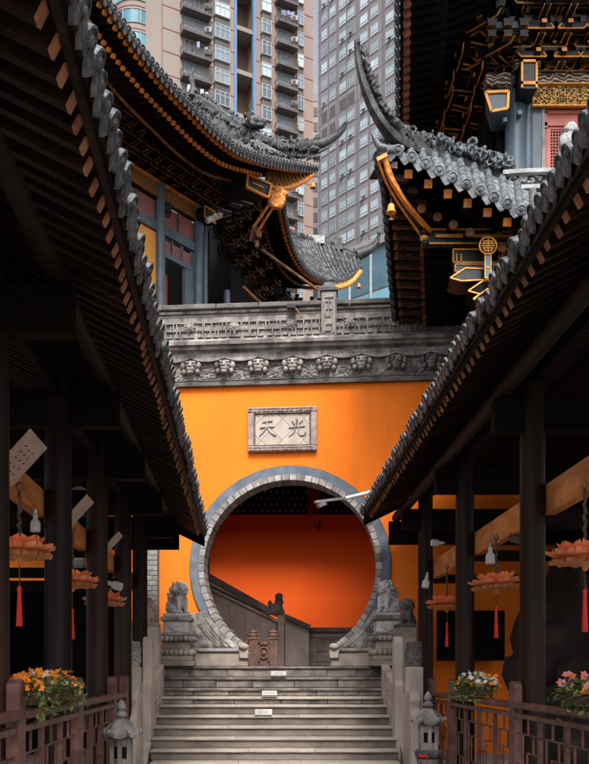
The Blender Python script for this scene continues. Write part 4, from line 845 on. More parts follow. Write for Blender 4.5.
# red drops by the stone lanterns
for P, lb, sd_ in ((at(118, 711, 8.35), 'tiny red flower behind the left stone lantern', 1), (at(421, 757, 7.75), 'small red flowers at the base of the right stone lantern', 2), (at(119, 762, 7.75), 'small orange flowers at the base of the left stone lantern', 3)):
    rr = random.Random(sd_); mb = MB()
    for i in range(5 if sd_ > 1 else 3): mb.ball(P+V((rr.uniform(-.06, .06) if sd_ > 1 else rr.uniform(-.015, .015), rr.uniform(-.02, .02), rr.uniform(-.02, .02))), rr.uniform(.009, .015), 7, 5, rough=.4)
    mb.tube([P, P-V((0, -.02, .12))], .006, 5, 1)
    mb.tube([P-V((0, -.02, .12)), V((P.x, P.y+.05, GZ))], .006, 5, 1); tag(mb.build('small_flowers', [m_tassel if sd_ < 3 else m_fl_o, m_leaf]), lb, 'flowers')
# ---------------------------------------------------------------- upturned temple roofs
def roof(t, E, T, n, tr, mt, me_, sag=.12, drip=True, rr=random.Random(2)):
    """tile rows between an eave curve E and an upper curve T (lists of points)"""
    e, u = crv(E, n), crv(T, n)
    for i in range(n):
        a, b = e[i], u[i]; d = (b-a); L = d.length; dn = d.normalized(); tg = (e[min(i+1, n-1)]-e[max(i-1, 0)]).normalized(); nrm = tg.cross(dn); nrm = nrm if nrm.z > 0 else -nrm
        k = max(3, int(L/.22)); pts, rs = [], []
        for j in range(k):
            for f, q in ((0, 1.0), (.97, .86)): s_ = (j+f)/k; pts.append(a.lerp(b, s_)-Zu*sag*4*s_*(1-s_)*.5+nrm*tr*.3); rs.append(tr*q)
        mb = MB(); mb.tube(pts, rs, 9)
        ow = V((-dn.x, -dn.y, 0)).normalized(); Q = (ow-Zu*.25).to_track_quat('Z', 'Y').to_matrix()
        mb.lathe([(tr*1.15, -.02), (tr*1.15, .01), (tr*.9, .014), (tr*.85, .006), (tr*.45, .008), (tr*.3, .02), (0, .022)], 14, pts[0]+ow*.03, 1, Q)
        mb.build('tile_row', [mt, me_], t, smooth=40)
    mb = MB(); E2 = [p-Zu*.02 for p in e]; U2 = [p-Zu*.02 for p in u]; mids = [a.lerp(b, .5)-Zu*sag*.5 for a, b in zip(E2, U2)]
    mb.strip(E2, mids, (0, 0, .025)); mb.strip(mids, U2, (0, 0, .025)); mb.build('roof_bed', mt, t)
    if drip:
        mb = MB()
        for i in range(n-1):
            a, b = e[i], e[i+1]; c = (a+b)/2; w = (b-a); out = (c-(u[i]+u[i+1])/2); out.z = 0; out.normalize(); W = w.length*.44; wn = w.normalized()
            h = tr*1.9; pl = [(-W, .02), (W, .02), (W, -h*.35), (W*.55, -h*.8), (0, -h*1.1), (-W*.55, -h*.8), (-W, -h*.35)]
            mb.prism(pl, c+out*.015, wn, V((out.x*.15, out.y*.15, .99)), out*.018)
        tag(mb.build('drip_tile', me_, t), kind='stuff')
def rafters(t, E, n, IN, L, slope, w, h, m0, m1, start=.06, dz=-.06, endl=.05, nm='rafter'):
    e = crv(E, n)
    for i, p in enumerate(e):
        I = IN(i/(n-1)) if callable(IN) else V(IN); L_ = L(i/(n-1)) if callable(L) else L; a = p+I*start+Zu*(dz+slope*start); b = a+I*L_+Zu*L_*slope; q = a.lerp(b, endl/L_)
        mb = MB(); mb.bar(a, q, w, h, 1); mb.bar(q, b, w, h, 0); mb.build(nm, [m0, m1], t)
def soffit(t, E, IN, L, slope, m, start=.02, dz=-.02, nm='soffit'):
    e = crv(E, 24); A, B = [], []
    for i, p in enumerate(e):
        I = IN(i/23) if callable(IN) else V(IN); A.append(p+I*start+Zu*dz); L_ = L(i/23) if callable(L) else L; B.append(p+I*(start+L_)+Zu*(dz+L_*slope))
    mb = MB(); mb.strip(A, B, (0, 0, .02)); mb.build(nm, m, t)
def bracket(P, O, A, s_, t, tiers=3, m=None, rise=.2, jit=0):
    """stepped bracket set: projecting arms, cross arms and cap blocks, each with gilt lower edges"""
    mb = MB(); P = V(P); O = V(O).normalized(); A = V(A).normalized(); g = .013*max(1, s_)
    for k in range(tiers):
        z = P+Zu*rise*s_*k; L = s_*(.30+.26*k); tip = z+O*L
        mb.bar(z-O*.1, tip, .085*s_, .10*s_); mb.bar(tip-O*.06*s_-Zu*.02*s_, tip+O*.10*s_+Zu*.045*s_, .07*s_, .06*s_)
        for q in (-1, 1): mb.bar(z+A*q*.043*s_-Zu*.05*s_, tip+A*q*.043*s_-Zu*.05*s_, g, g, 1)
        mb.bar(tip+O*.10*s_+Zu*.045*s_-A*.035*s_, tip+O*.10*s_+Zu*.045*s_+A*.035*s_, g*1.4, .05*s_, 1)
        for r_, W in ((.0, .42), (L, .46-.05*k)):
            c = z+O*r_+Zu*.03*s_; w = W*s_
            mb.bar(c-A*w/2, c+A*w/2, .08*s_, .085*s_, 0)
            mb.bar(c-A*w/2+O*.042*s_-Zu*.042*s_, c+A*w/2+O*.042*s_-Zu*.042*s_, g, g, 1)
            for q in (-1, 1):
                e = c+A*q*w/2; mb.bar(e, e+A*q*.05*s_+Zu*.05*s_, .075*s_, .05*s_, 0); mb.box(e+Zu*.085*s_, (.1*s_, .1*s_, .07*s_), 0, taper=1.25); mb.box(e+Zu*.055*s_, (.085*s_, .085*s_, g), 1)
                mb.bar(e+O*.045*s_-Zu*.04*s_, e+O*.045*s_+A*q*.05*s_+Zu*.02*s_, g, g, 1)
    return mb.build('bracket_set', m or [m_black_m, m_gold_dull], t)
def scrolls(mb, path, n, r0, r1, up, spread, rr, m=0):      # curling stucco ornament heaped along a ridge
    P = crv(path, n)
    for i, p in enumerate(P):
        for k in range(2):
            c = p+V((rr.uniform(-spread, spread), rr.uniform(-spread, spread), up*rr.uniform(.0, 1))); r = rr.uniform(r0, r1); ax = rr.uniform(0, 3.14)
            pts = [c+V((math.cos(ax), math.sin(ax), 0))*(r*math.cos(q*.75)*(1-q*.09))+Zu*(r*math.sin(q*.75)*(1-q*.09)) for q in range(9)]
            mb.tube(pts, [r*.34*(1-q*.05) for q in range(9)], 6, m)
def horned(mb, c, s_, dx, rr):                               # beast-head finial
    b = mb.ball; c = V(c)
    b(c, (.13*s_, .1*s_, .12*s_)); b(c+V((dx*.13*s_, -.02, -.02*s_)), (.1*s_, .07*s_, .06*s_)); b(c+V((dx*.12*s_, -.02, -.09*s_)), (.08*s_, .06*s_, .03*s_))
    for q in (-1, 1): mb.tube([c+V((0, q*.05*s_, .08*s_)), c+V((-dx*.08*s_, q*.08*s_, .2*s_)), c+V((-dx*.04*s_, q*.1*s_, .29*s_))], [.03*s_, .022*s_, .008*s_], 6)
    for q in range(14): b(c+V((-dx*rr.uniform(.02, .2)*s_, rr.uniform(-.1, .1)*s_, rr.uniform(-.12, .14)*s_)), .04*s_, 6, 4)
def bell(P, s_, label, L=.12):
    t = thing('wind_bell', label, 'bell', tuple(P-V((0, 0, .3*s_))), 0, 'gilt bells under the roof corners'); mb = MB()
    mb.lathe([(.0, .0), (.03*s_, -.005*s_), (.05*s_, -.03*s_), (.06*s_, -.1*s_), (.085*s_, -.15*s_), (.08*s_, -.15*s_), (.0, -.13*s_)][::-1], 14, P-V((0, 0, L))); mb.build('bell_body', m_raft_gold, t, smooth=40)
    mb = MB(); mb.tube([P, P-V((0, 0, L))], .006, 5); mb.build('hanger', m_gold_dull, t); mb = MB(); mb.tube([P-V((0, 0, L+.13*s_)), P-V((0, 0, L+.22*s_))], .005, 5); mb.prism([(-.04*s_, -.02*s_), (.04*s_, -.02*s_), (0, .03*s_)], P-V((0, 0, L+.24*s_)), (1, 0, 0), (0, 0, 1), (0, .01, 0)); mb.build('clapper', m_gold_dull, t)

# ---------------------------------------------------------------- left hall
U1 = V((.602, .799, 0)); IN1 = V((-.799, .602, 0)); OUT1 = -IN1
def wd(px): return 14.0/(.7534-(px-VX)/F)                    # depth of the hall wall at an image column
def wp(px, z, off=0): d = wd(px); return V(((px-VX)/F*d, d, z))+OUT1*off
lh = thing('temple_hall', 'left temple hall with upturned grey tiled eave above the gate wall', 'temple', tuple(wp(160, GZ)))
def wbox(p0, p1, z0, z1, o0, o1, nm, m, par=None, bev=0):
    a, b = wp(p0, z0), wp(p1, z0); mb = MB(); P = [a+OUT1*o0, b+OUT1*o0, b+OUT1*o1, a+OUT1*o1]; mb.hexa(P+[p+Zu*(z1-z0) for p in P]); return mb.build(nm, m, par or lh, bevel=bev)
wbox(-60, 206, GZ, 6.2, -.6, .02, 'lower_wall', m_black_m); wbox(-60, 160, 6.2, 8.6, -.5, -.06, 'wall', m_black_m)
a, b = wp(206, GZ), wp(206, GZ)+IN1*3.5; mb = MB(); P = [a, b, b+U1*.1, a+U1*.1]; mb.hexa(P+[p+Zu*10 for p in P]); mb.build('end_wall', m_black_m, lh)
for px in (-30, 44, 112, 158.4, 196):
    c = wp(px, 0); mb = MB(); mb.lathe([(.085, 6.0), (.085, 8.66)], 16, c+OUT1*.05); mb.build('column', m_bluegrey, lh, smooth=40)
c = wp(202, 0); mb = MB(); mb.lathe([(.045, 6.0), (.045, 8.5)], 12, c+OUT1*.08); mb.build('downpipe', m_bluegrey, lh, smooth=40)
for p0, p1 in ((-28, 42), (46, 110), (114, 156), (161, 195)):
    wbox(p0, p1, 8.40, 8.62, .0, .06, 'painted_lintel', p_scroll); wbox(p0, p1, 8.63, 8.68, -.02, .10, 'lintel_edge', m_gold); wbox(p0, p1, 8.36, 8.395, 0, .05, 'lintel_edge', m_black)
    wbox(p0, p1, 7.80, 7.96, -.02, .06, 'frame_rail', m_bluegrey)
    for i in range(2):
        w_ = (p1-p0)/2; wbox(p0+w_*i+.8, p0+w_*(i+1)-.8, 7.97, 8.35, -.05, 0, 'pane', m_pink); 
    wbox(p0+(p1-p0)/2-.7, p0+(p1-p0)/2+.7, 7.97, 8.35, -.03, .03, 'mullion', m_bluegrey)
for p0, p1 in ((-28, 42), (46, 110), (114, 155.5)): wbox(p0, p1, 6.2, 7.79, -.03, .01, 'plaster_panel', m_yell)
for i in range(3): wbox(162+i*10, 171+i*10, 7.52, 7.74, -.05, 0, 'pane', m_pink)
for i in range(4): wbox(161+i*10, 162+i*10, 7.5, 7.79, -.04, .03, 'mullion', m_bluegrey)
wbox(161, 193, 7.42, 7.51, -.04, .04, 'frame_rail', m_bluegrey); wbox(161, 163, 6.2, 7.42, -.04, .03, 'jamb', m_bluegrey); wbox(184, 193, 6.2, 7.42, -.04, .03, 'jamb', m_bluegrey)
wbox(163, 184, 6.2, 7.42, -1.2, -1.1, 'dark_room', m_black_m)
c = wp(177, 0, -.3); mb = MB(); mb.lathe([(.05, 6.2), (.05, 7.3)], 12, c); mb.build('red_post', m_red, lh, smooth=40)
wbox(192, 203, 8.36, 8.56, .10, .30, 'beam_end', m_black); 
mb = MB(); a, b = wp(192, 8.36, .31), wp(203, 8.36, .31)
for p, q in ((a, b), (a+Zu*.2, b+Zu*.2), (a, a+Zu*.2), (b, b+Zu*.2)): mb.bar(p, q, .02, .03)
mb.build('beam_end_trim', m_gold, lh)
c = wp(163, 8.25, .12); mb = MB(); mb.box(c, (.12, .12, .16)); mb.box(c+V((0, 0, -.11)), (.06, .06, .06)); tag(mb.build('wall_lamp', m_black), 'black lamp on the blue grey column of the left hall', 'lamp')
for i, (px, py) in enumerate(((209, 222), (216, 216), (222, 212))):
    pass
mb = MB(); c = at(207, 221, 16.2); mb.tube([c, c+V((.25, .1, .16))], .05, 8)
for q in range(3): mb.ball(c+V((.06+.09*q, .02, .05+.05*q)), .05, 10, 7)
tag(mb.build('flood_lamps', m_white, smooth=50), 'cluster of white flood lamps beside the left hall beam end', 'lamp')
E1px = [(10, -150), (42, -106), (70, -60), (96, -14), (120, 22), (137, 46), (156, 70), (171, 87), (190, 107), (210, 128), (230, 145), (246, 154), (277, 163), (300, 167), (316, 169)]
dE = lambda px: 10.88/(.686-(px-VX)/F)
E1 = [at(x, y, dE(x)) for x, y in E1px]
T1 = []
for i, p in enumerate(E1):
    f = max(0, (E1px[i][0]-200)/116); T1.append(p+IN1*(2.2-1.2*f*f)+Zu*(1.0-.42*f*f)+U1*(-.1-.5*f))
roof(lh, E1, T1, 74, .052, m_tile, m_tile_end, sag=.1)
rafters(lh, [p+V((0, 0, -.04)) for p in E1], 68, IN1, 1.3, .30, .06, .06, m_wood_dk, m_raft_gold, .07, -.03)
rafters(lh, [p+V((0, 0, -.10)) for p in E1[:-2]], 60, IN1, 1.0, .30, .055, .055, m_wood_dk, m_raft_gold, .36, -.10)
soffit(lh, E1, IN1, 1.5, .30, m_black_m)
mb = MB(); mb.sweep([p+IN1*.02-Zu*.035 for p in crv(E1, 40)], [(-.02, -.02), (.02, -.02), (.02, .02), (-.02, .02)]); mb.build('eave_board', m_black, lh)
mb = MB(); mb.sweep([p+IN1*.75-Zu*.13 for p in crv(E1[:-2], 30)], [(-.016, -.016), (.016, -.016), (.016, .016), (-.016, .016)]); mb.build('eave_purlin', m_gold_dull, lh)
for i in range(11):
    c = wp(82+i*12.2, 8.72); bracket(c, OUT1, U1, .82, lh, 4, rise=.15)
for i in range(10):
    c = wp(88+i*12.2, 8.80)+OUT1*.12; bracket(c, OUT1+U1*(.5 if i % 2 else -.5), U1, .6, lh, 3, rise=.17)
HR = [at(347, 122, 17.7), at(343, 129, 17.6), at(334, 138, 17.5), at(320, 146, 17.45), at(300, 149, 17.6), at(277, 146, 17.9), at(254, 137, 18.2), at(228, 121, 18.5), at(208, 108, 18.7), at(192, 99, 18.9)]
hp = crv(HR, 40); sc = [.09+.91*min(1, (i/22)**1.3) for i in range(40)]
mb = MB(); mb.sweep(hp, [(-.08, -.36), (.08, -.36), (.09, -.06), (.06, .0), (.07, .08), (.045, .12), (-.045, .12), (-.07, .08), (-.06, 0), (-.09, -.06)], sc=sc); mb.build('hip_ridge', m_ridge, lh, smooth=35)
m_tip = mat('dark_ridge_tip', (.04, .042, .046), (.014, .015, .017), rough=.5, scale=14, bump=.5, bscale=40)
def ridge_tip(t, pts, r):
    p = crv(pts, 20); mb = MB(); mb.tube(p, [r*(.22+.78*i/19) for i in range(20)], 8, flat=1.5)
    for i in range(2, 19): mb.ball(p[i]+V((0, -.02, r*(.5+.6*i/19))), r*(.25+.3*i/19), 6, 4)
    mb.build('ridge_tip', m_tip, t, smooth=60)
ridge_tip(lh, HR[:5], .095)
rr = random.Random(14); mb = MB(); scrolls(mb, HR[3:], 80, .035, .075, .2, .04, rr); tag(fuse(mb.build('ridge_scrolls', m_ridge, lh), .018, .03, .03), kind='stuff')
mb = MB(); scrolls(mb, [p+V((0, -.1, -.12)) for p in HR[3:]], 70, .03, .06, .1, .03, rr); tag(fuse(mb.build('flank_scrolls', m_ridge, lh), .016, .03, .03), kind='stuff')
mb = MB(); scrolls(mb, [at(318, 160, 17.2), at(290, 158, 17.0), at(262, 152, 16.8), at(240, 140, 16.6)], 40, .03, .05, .06, .04, rr); tag(mb.build('lower_scrolls', m_ridge, lh, smooth=60), kind='stuff')
mb = MB(); horned(mb, at(254, 122, 18.1), 1.15, 1, rr); fuse(mb.build('beast_finial', m_ridge, lh), .018, .05, .05)
mb = MB(); c = at(192, 96, 17.6); mb.tube([c, c+V((.02, 0, .2)), c+V((-.03, 0, .4)), c+V((.04, 0, .55))], [.07, .05, .045, .015], 8); mb.ball(c+V((.0, 0, .3)), (.07, .05, .06)); mb.ball(c+V((.03, 0, .1)), (.09, .06, .06)); mb.build('eave_finial', m_ridge, lh, smooth=60)
# gilt fan board and hip beam at the corner
fan_e = crv([at(268, 168, 16.5), at(285, 170, 16.8), at(300, 171, 17.0), at(315, 172, 17.2)], 14); fan_r = crv([at(266, 186, 16.45), at(280, 188.5, 16.6), at(292, 187, 16.8), at(304, 181, 17.0), at(315, 172.5, 17.18)], 14)
mb = MB(); mb.strip(fan_e, fan_r, (-.03, .04, 0)); mb.build('fan_board', p_key, lh)
mb = MB(); mb.tube(fan_r, [.045]*13+[.02], 8); mb.tube(fan_e, .02, 6); mb.build('fan_rim', m_raft_gold, lh, smooth=60)
mb = MB()
for a_ in range(7):
    for b_ in range(2):
        t0 = (a_*2+b_) ; t0 = min(12, t0); p = fan_e[t0]; q = fan_r[min(13, t0+1)]; r_ = fan_r[max(0, t0-1)]; off = V((.02, -.03, 0)); mb.bar(p+off, q+off, .012, .012); mb.bar(p+off, r_+off, .012, .012)
tag(mb.build('fan_lattice', m_gold, lh), kind='stuff')
hb = [at(247.5, 175, 16.1), at(271, 185, 16.35), at(268, 198, 16.35), at(246.5, 187.5, 16.1)]; off = V((-.45, .35, 0))
mb = MB(); mb.hexa([p for p in hb]+[p+off for p in hb]); mb.build('hip_beam', m_black, lh)
mb = MB(); n_ = V((.4, -.9, 0))*.012
for i in range(4): mb.bar(hb[i]+n_, hb[(i+1) % 4]+n_, .035, .045, up=V((.4, -.9, 0)))
c0 = (hb[0]+hb[1]+hb[2]+hb[3])/4; mb.bar(c0.lerp((hb[0]+hb[3])/2, .55)+n_, c0.lerp((hb[1]+hb[2])/2, .4)+n_, .02, .05, up=V((.4, -.9, 0))); mb.build('hip_beam_trim', m_raft_gold, lh)
mb = MB(); rr2 = random.Random(6)
for i in range(26): mb.ball(at(rr2.uniform(271, 284), rr2.uniform(189, 208), 16.5), (rr2.uniform(.04, .09), .06, rr2.uniform(.03, .07)), 7, 5)
fuse(mb.build('gilt_dragon_head', m_raft_gold, lh), .012, .045, .03)
mb = MB(); mb.bar(at(270, 203, 16.6), at(253, 228, 16.9), .045, .035); mb.bar(at(274, 206, 16.7), at(258, 231, 17.0), .035, .03); mb.build('gilt_brace', m_gold, lh)
mb = MB(); mb.bar(at(255, 227, 16.9), at(252, 242, 17.0), .08, .08); mb.box(at(259, 235, 16.9), (.1, .1, .1)); mb.box(at(257, 244, 16.95), (.07, .07, .12)); mb.build('brace_foot', m_gold_dull, lh)
for i, (x, y) in enumerate(((225, 208), (236, 202), (246, 200))):
    mb = MB(); a = at(x, y, 15.9); mb.prism([(-.08, 0), (.12, -.06), (.12, -.08), (-.02, -.03)], a, (1, 0, 0), (0, 0, 1), (-.08, .12, .01)); mb.build('bracket_tongue', m_ridge, lh)
bell(at(313, 176, 17.1), .72, 'gilt bell hanging under the left hall roof corner', .12)

# ---------------------------------------------------------------- rear hall
rh = thing('temple_hall', 'farther temple hall roof with gilt rafter ends behind the parapet post', 'temple', (-.4, 20.5, FL))
E2 = [at(*p) for p in ((280, 180, 17.2), (282, 200, 17.7), (285.5, 222, 18.4), (291, 243, 19.0), (300, 262, 19.6), (311, 274, 20.2), (323, 280, 20.7), (336, 282, 21.1), (350, 278, 21.45), (361, 268, 21.7))]
T2 = [at(*p) for p in ((279, 172, 17.4), (280, 194, 17.9), (283, 216, 18.7), (288, 233, 19.4), (293, 238, 20.2), (299, 240, 21.0), (308, 241, 21.6), (321, 244, 22.0), (340, 249, 22.2), (358, 256, 22.1))]
I2 = V((-.89, .45, 0))
roof(rh, E2, T2, 44, .045, m_tile, m_tile_end, sag=.2)
rafters(rh, E2[:-1], 44, I2, 1.3, .25, .055, .055, m_wood_dk, m_raft_gold, .05, -.06); rafters(rh, [p-Zu*.08 for p in E2[:-2]], 40, I2, 1.0, .25, .05, .05, m_wood_dk, m_gold_dull, .45, -.10); soffit(rh, E2, I2, 1.6, .25, m_black_m)
for i in range(9): p = crv(E2[:-1], 9)[i]; bracket(p+I2*1.35-Zu*.75, -I2, (.45, .89, 0), .75, rh, 4, rise=.15); bracket(p+I2*1.2-Zu*.95, -I2+V((.3, .4, 0)), (.45, .89, 0), .6, rh, 3, [m_black_m, m_gold_dull], rise=.15)
w0, w1 = V((-.75, 18.2, 0)), V((.75, 22.6, 0)); mb = MB(); P = [w0, w1, w1+I2*2, w0+I2*2]; mb.hexa([p+Zu*FL for p in P]+[p+Zu*9.2 for p in P]); mb.build('body', m_black_m, rh)
mb = MB(); mb.bar(at(243, 287, 17.6), at(262, 305, 18.0), .05, .05); mb.bar(at(262, 250, 18.0), at(318, 290, 20.0), .045, .045); mb.build('gilt_purlin', m_gold_dull, rh)
c = at(227, 296, 17.5); mb = MB(); mb.lathe([(.06, c.z-2.5), (.06, c.z+.1)], 10, (c.x, c.y, 0)); mb.build('post', m_bluegrey, rh, smooth=40)
HR2 = [at(379, 234, 22.0), at(376, 243, 22.0), at(369, 250, 22.0), at(358, 255, 22.05), at(345, 251, 22.2), at(335, 247, 22.3), at(318, 244, 22.2), at(300, 240, 21.2), at(290, 236, 20.0)]
ridge_tip(rh, HR2[:4], .10)
hp = crv(HR2, 34); sc = [.16+.6*min(1, i/12) for i in range(34)]
mb = MB(); mb.sweep(hp, [(-.10, -.14), (.10, -.14), (.11, -.04), (.07, .02), (.08, .10), (.05, .15), (-.05, .15), (-.08, .10), (-.07, .02), (-.11, -.04)], sc=sc); mb.build('hip_ridge', m_ridge, rh, smooth=35)
mb = MB(); scrolls(mb, HR2[3:], 50, .035, .07, .12, .05, rr); mb.ball(at(379, 233, 22), .06, 8, 6); tag(fuse(mb.build('ridge_scrolls', m_ridge, rh), .02, .03, .03), kind='stuff')
mb = MB(); mb.box(at(338, 245, 22.2), (.2, .2, .3)); mb.build('ridge_block', m_ridge, rh); mb = MB(); mb.box(at(312, 241, 22.0), (.6, .2, .2)); mb.build('ridge_block', m_ridge_pale, rh)
fe = crv([at(330, 282, 20.9), at(345, 280.5, 21.3), at(360.5, 270, 21.65)], 10); fr = crv([at(331, 288.5, 20.85), at(342, 287, 21.1), at(352, 282, 21.35), at(360.5, 271.5, 21.6)], 10)
mb = MB(); mb.strip(fe, fr, (-.03, .04, 0)); mb.build('fan_board', p_key, rh); mb = MB(); mb.tube(fr, .055, 8); mb.build('fan_rim', m_raft_gold, rh, smooth=60)
bell(at(358.5, 278, 21.6), .75, 'small gilt bell under the farther hall roof corner', .12)

# ---------------------------------------------------------------- right pavilion
pv = thing('temple_pavilion', 'right two storey pavilion with soaring upturned eave and gilt brackets', 'pavilion', (4.6, 11.5, GZ))
E3 = [at(*p) for p in ((383, 153, 9.62), (396, 153, 9.66), (410, 159, 9.7), (428, 168, 9.72), (458, 183, 9.75), (488, 197, 9.75), (517, 211, 9.75), (540, 219, 9.75), (575, 226, 9.75), (640, 222, 9.75))]
T3 = [at(*p) for p in ((384, 138, 9.8), (394, 140, 9.9), (410, 143, 10.05), (430, 150, 10.25), (465, 162, 10.5), (496, 174, 10.65), (523, 182, 10.72), (546, 186, 10.75), (580, 188, 10.75), (645, 185, 10.75))]
roof(pv, E3, T3, 19, .05, m_tile_pale, m_tile_pale, sag=.08)
INf = V((0, 1, 0)); INl = V((.98, -.2, 0))
rafters(pv, [p-Zu*.09 for p in E3[2:]], 12, INf, .9, .35, .085, .085, m_black_m, m_raft_gold, .10, -.05, .03)
e_ = crv([p-Zu*.22 for p in E3[3:]], 13)
for p in e_:
    mb = MB(); q = p+INf*.42; mb.tube([q, q+INf*.03], .05, 12, 1); mb.tube([q+INf*.03, q+INf*.7+Zu*.2], .045, 10, 0); mb.build('round_rafter', [m_black_m, m_gold_dull], pv, smooth=50)
soffit(pv, E3, INf, 1.3, .35, m_black_m)
# left eave, receding
E4 = [at(*p) for p in ((381, 158, 9.68), (386, 185, 10.05), (388.5, 215, 10.5), (391, 250, 11.1), (393.5, 284, 11.7), (396, 311, 12.2), (397, 318, 12.45))]
roof(pv, E4, [at(384, 141, 9.75), at(402, 146, 10.0), at(432, 158, 10.35), at(485, 182, 10.75), V((2.85, 11.4, 5.85)), V((2.85, 12.2, 5.8)), V((2.85, 12.6, 5.8))], 20, .055, m_tile, m_tile, sag=.1)
rafters(pv, [p-Zu*.06 for p in E4], 17, V((.995, .1, 0)), lambda f: .12+min(.34, f*1.5), .02, .075, .07, p_eave, m_gold_dull, .05, -.03, .035); rafters(pv, [p-Zu*.12 for p in E4[2:]], 16, V((.995, .1, 0)), 1.0, .05, .06, .06, m_black_m, m_gold_dull, .38, -.06, .03)
soffit(pv, E4, V((.995, .1, 0)), lambda f: .05+min(1.5, f*2.6), .1, m_black_m)
mb = MB()
e_ = crv(E4, 20)
for p in e_: mb.ball(p+V((-.02, 0, -.03)), (.05, .05, .07), 8, 5)
tag(mb.build('drip_tile', m_black, pv, smooth=60), kind='stuff')
# corner hip beam
a, b = at(379, 160, 9.66), at(428, 234, 10.45); mb = MB(); mb.bar(a, b, .10, .14); mb.build('hip_beam', m_black, pv)
mb = MB(); hipc = crv([at(383, 156, 9.60), at(392, 180, 9.72), at(408, 206, 10.0), at(430, 231, 10.38)], 14); mb.sweep(hipc, [(-.028, -.02), (.028, -.02), (.028, .02), (-.028, .02)], up=V((0, -1, .3))); hipd = crv([at(378, 161, 9.6), at(386, 182, 9.75), at(400, 206, 10.0), at(421, 236, 10.38)], 14); mb.sweep(hipd, [(-.008, -.01), (.008, -.01), (.008, .01), (-.008, .01)], up=V((0, -1, .3))); mb.bar(at(377, 160, 9.58), at(387, 155, 9.56), .03, .04); mb.build('hip_beam_trim', m_raft_gold, pv)
# beams below the eave
def gbeam(x0, x1, yc, d, h, dep=.12, m=m_black, g=m_gold, gw_=.016, nm='beam', rec=None):
    A, B = at(x0, yc, d), at(x1, yc, d); mb = MB(); mb.bx(A.x, B.x, d, d+dep, A.z-h/2, A.z+h/2); o = mb.build(nm, m, pv); mb = MB()
    for z in (-h/2, h/2): mb.bar(V((A.x, d-.004, A.z+z)), V((B.x, d-.004, A.z+z)), .012, gw_)
    for x in (A.x, B.x): mb.bar(V((x, d-.004, A.z-h/2)), V((x, d-.004, A.z+h/2)), gw_, .012, up=V((0, 1, 0)))
    mb.build('gilt_edge', g, o); return o
gbeam(424, 640, 236.5, 10.38, .16); gbeam(436, 640, 236, 10.36, .02, .02, m_gold_dull)
for i in range(4): mb = MB(); c = at(422.5+i*.8, 227+i*5.6, 10.33); mb.ball(c, (.05, .05, .035), 10, 7); mb.build('beam_nose', m_gold if i % 2 == 0 else m_black, pv, smooth=60)
gbeam(453, 640, 256, 10.42, .15, .12); gbeam(455, 520, 268, 10.40, .085, .1, m_bluegrey)
for x in (456.5, 461): mb = MB(); A = at(x, 258, 10.4); mb.bar(A-Zu*.04, A+Zu*.05, .012, .012, up=V((0, 1, 0))); mb.build('gilt_bar', m_gold, pv)
gbeam(498, 530, 230, 10.3, .14, .1, p_scroll); gbeam(499, 530, 254, 10.35, .1, .1, p_key)
for (x, y, d, w_) in ((450, 278, 10.2, 38), (468, 291, 10.15, 36), (473, 299, 10.1, 36)):
    A = at(x, y, d); k = w_/900*d; pl = [(0, 0), (k*.4, .11), (k, .10), (k, -.02), (k*.3, -.035)]; mb = MB(); mb.prism(pl, A, (1, 0, 0), (0, 0, 1), (.06, .5, .05)); o = mb.build('bracket_arm', m_black if y < 290 else m_wood_dk, pv); mb = MB()
    P = [A+V((u, -.004, v)) for u, v in pl]
    for i in range(5): mb.bar(P[i], P[(i+1) % 5], .016, .014)
    mb.build('gilt_edge', m_gold, o)
sr = thing('longevity_roundel', 'gilt round emblem on a pendant under the right pavilion eave', 'emblem', tuple(at(487.5, 246.5, 10.1)))
c = at(487.5, 246.5, 10.1); r = .095
mb = MB(); mb.lathe([(r, 0), (r, .02)], 24, c, 0, Matrix.Rotation(R(90), 3, 'X')); mb.build('disc', m_wood_dk, sr); mb = MB()
mb.tube([c+V((r*math.cos(i*math.pi/12), -.022, r*math.sin(i*math.pi/12))) for i in range(25)], .011, 6)
for u0, v0, u1, v1 in ((-.6, .5, .6, .5), (-.75, .22, .75, .22), (0, .8, 0, -.8), (-.75, -.05, .75, -.05), (-.45, -.3, -.45, -.6), (.45, -.3, .45, -.6), (-.65, -.3, .65, -.3), (-.45, -.6, -.15, -.6), (.45, -.6, .15, -.6), (-.5, .5, -.5, .22), (.5, .5, .5, .22)): mb.bar(c+V((u0*r, -.024, v0*r)), c+V((u1*r, -.024, v1*r)), .010, .012, up=V((0, 1, 0)))
mb.build('emblem', m_gold, sr)
mb = MB(); mb.box(c-V((0, 0, .17)), (.065, .03, .13)); mb.box(c-V((0, 0, .30)), (.065, .03, .11)); mb.build('pendant', m_bluegrey, sr); mb = MB()
for z0, z1 in ((-.10, -.24), (-.245, -.36)):
    for s_ in (-1, 1): mb.bar(c+V((s_*.034, -.018, z0)), c+V((s_*.034, -.018, z1)), .008, .008, up=V((0, 1, 0)))
    for z in (z0, z1): mb.bar(c+V((-.034, -.018, z)), c+V((.034, -.018, z)), .008, .01)
mb.build('pendant_trim', m_gold, sr)
# lower body and posts behind the corridor
mb = MB(); mb.bx(2.9, 6.5, 10.55, 12.1, 3.1, 5.6); mb.build('lower_body', m_black_m, pv)
mb = MB(); mb.bx(4.2, 6.5, 10.6, 15, GZ, 3.1); mb.build('base', m_black_m, pv)
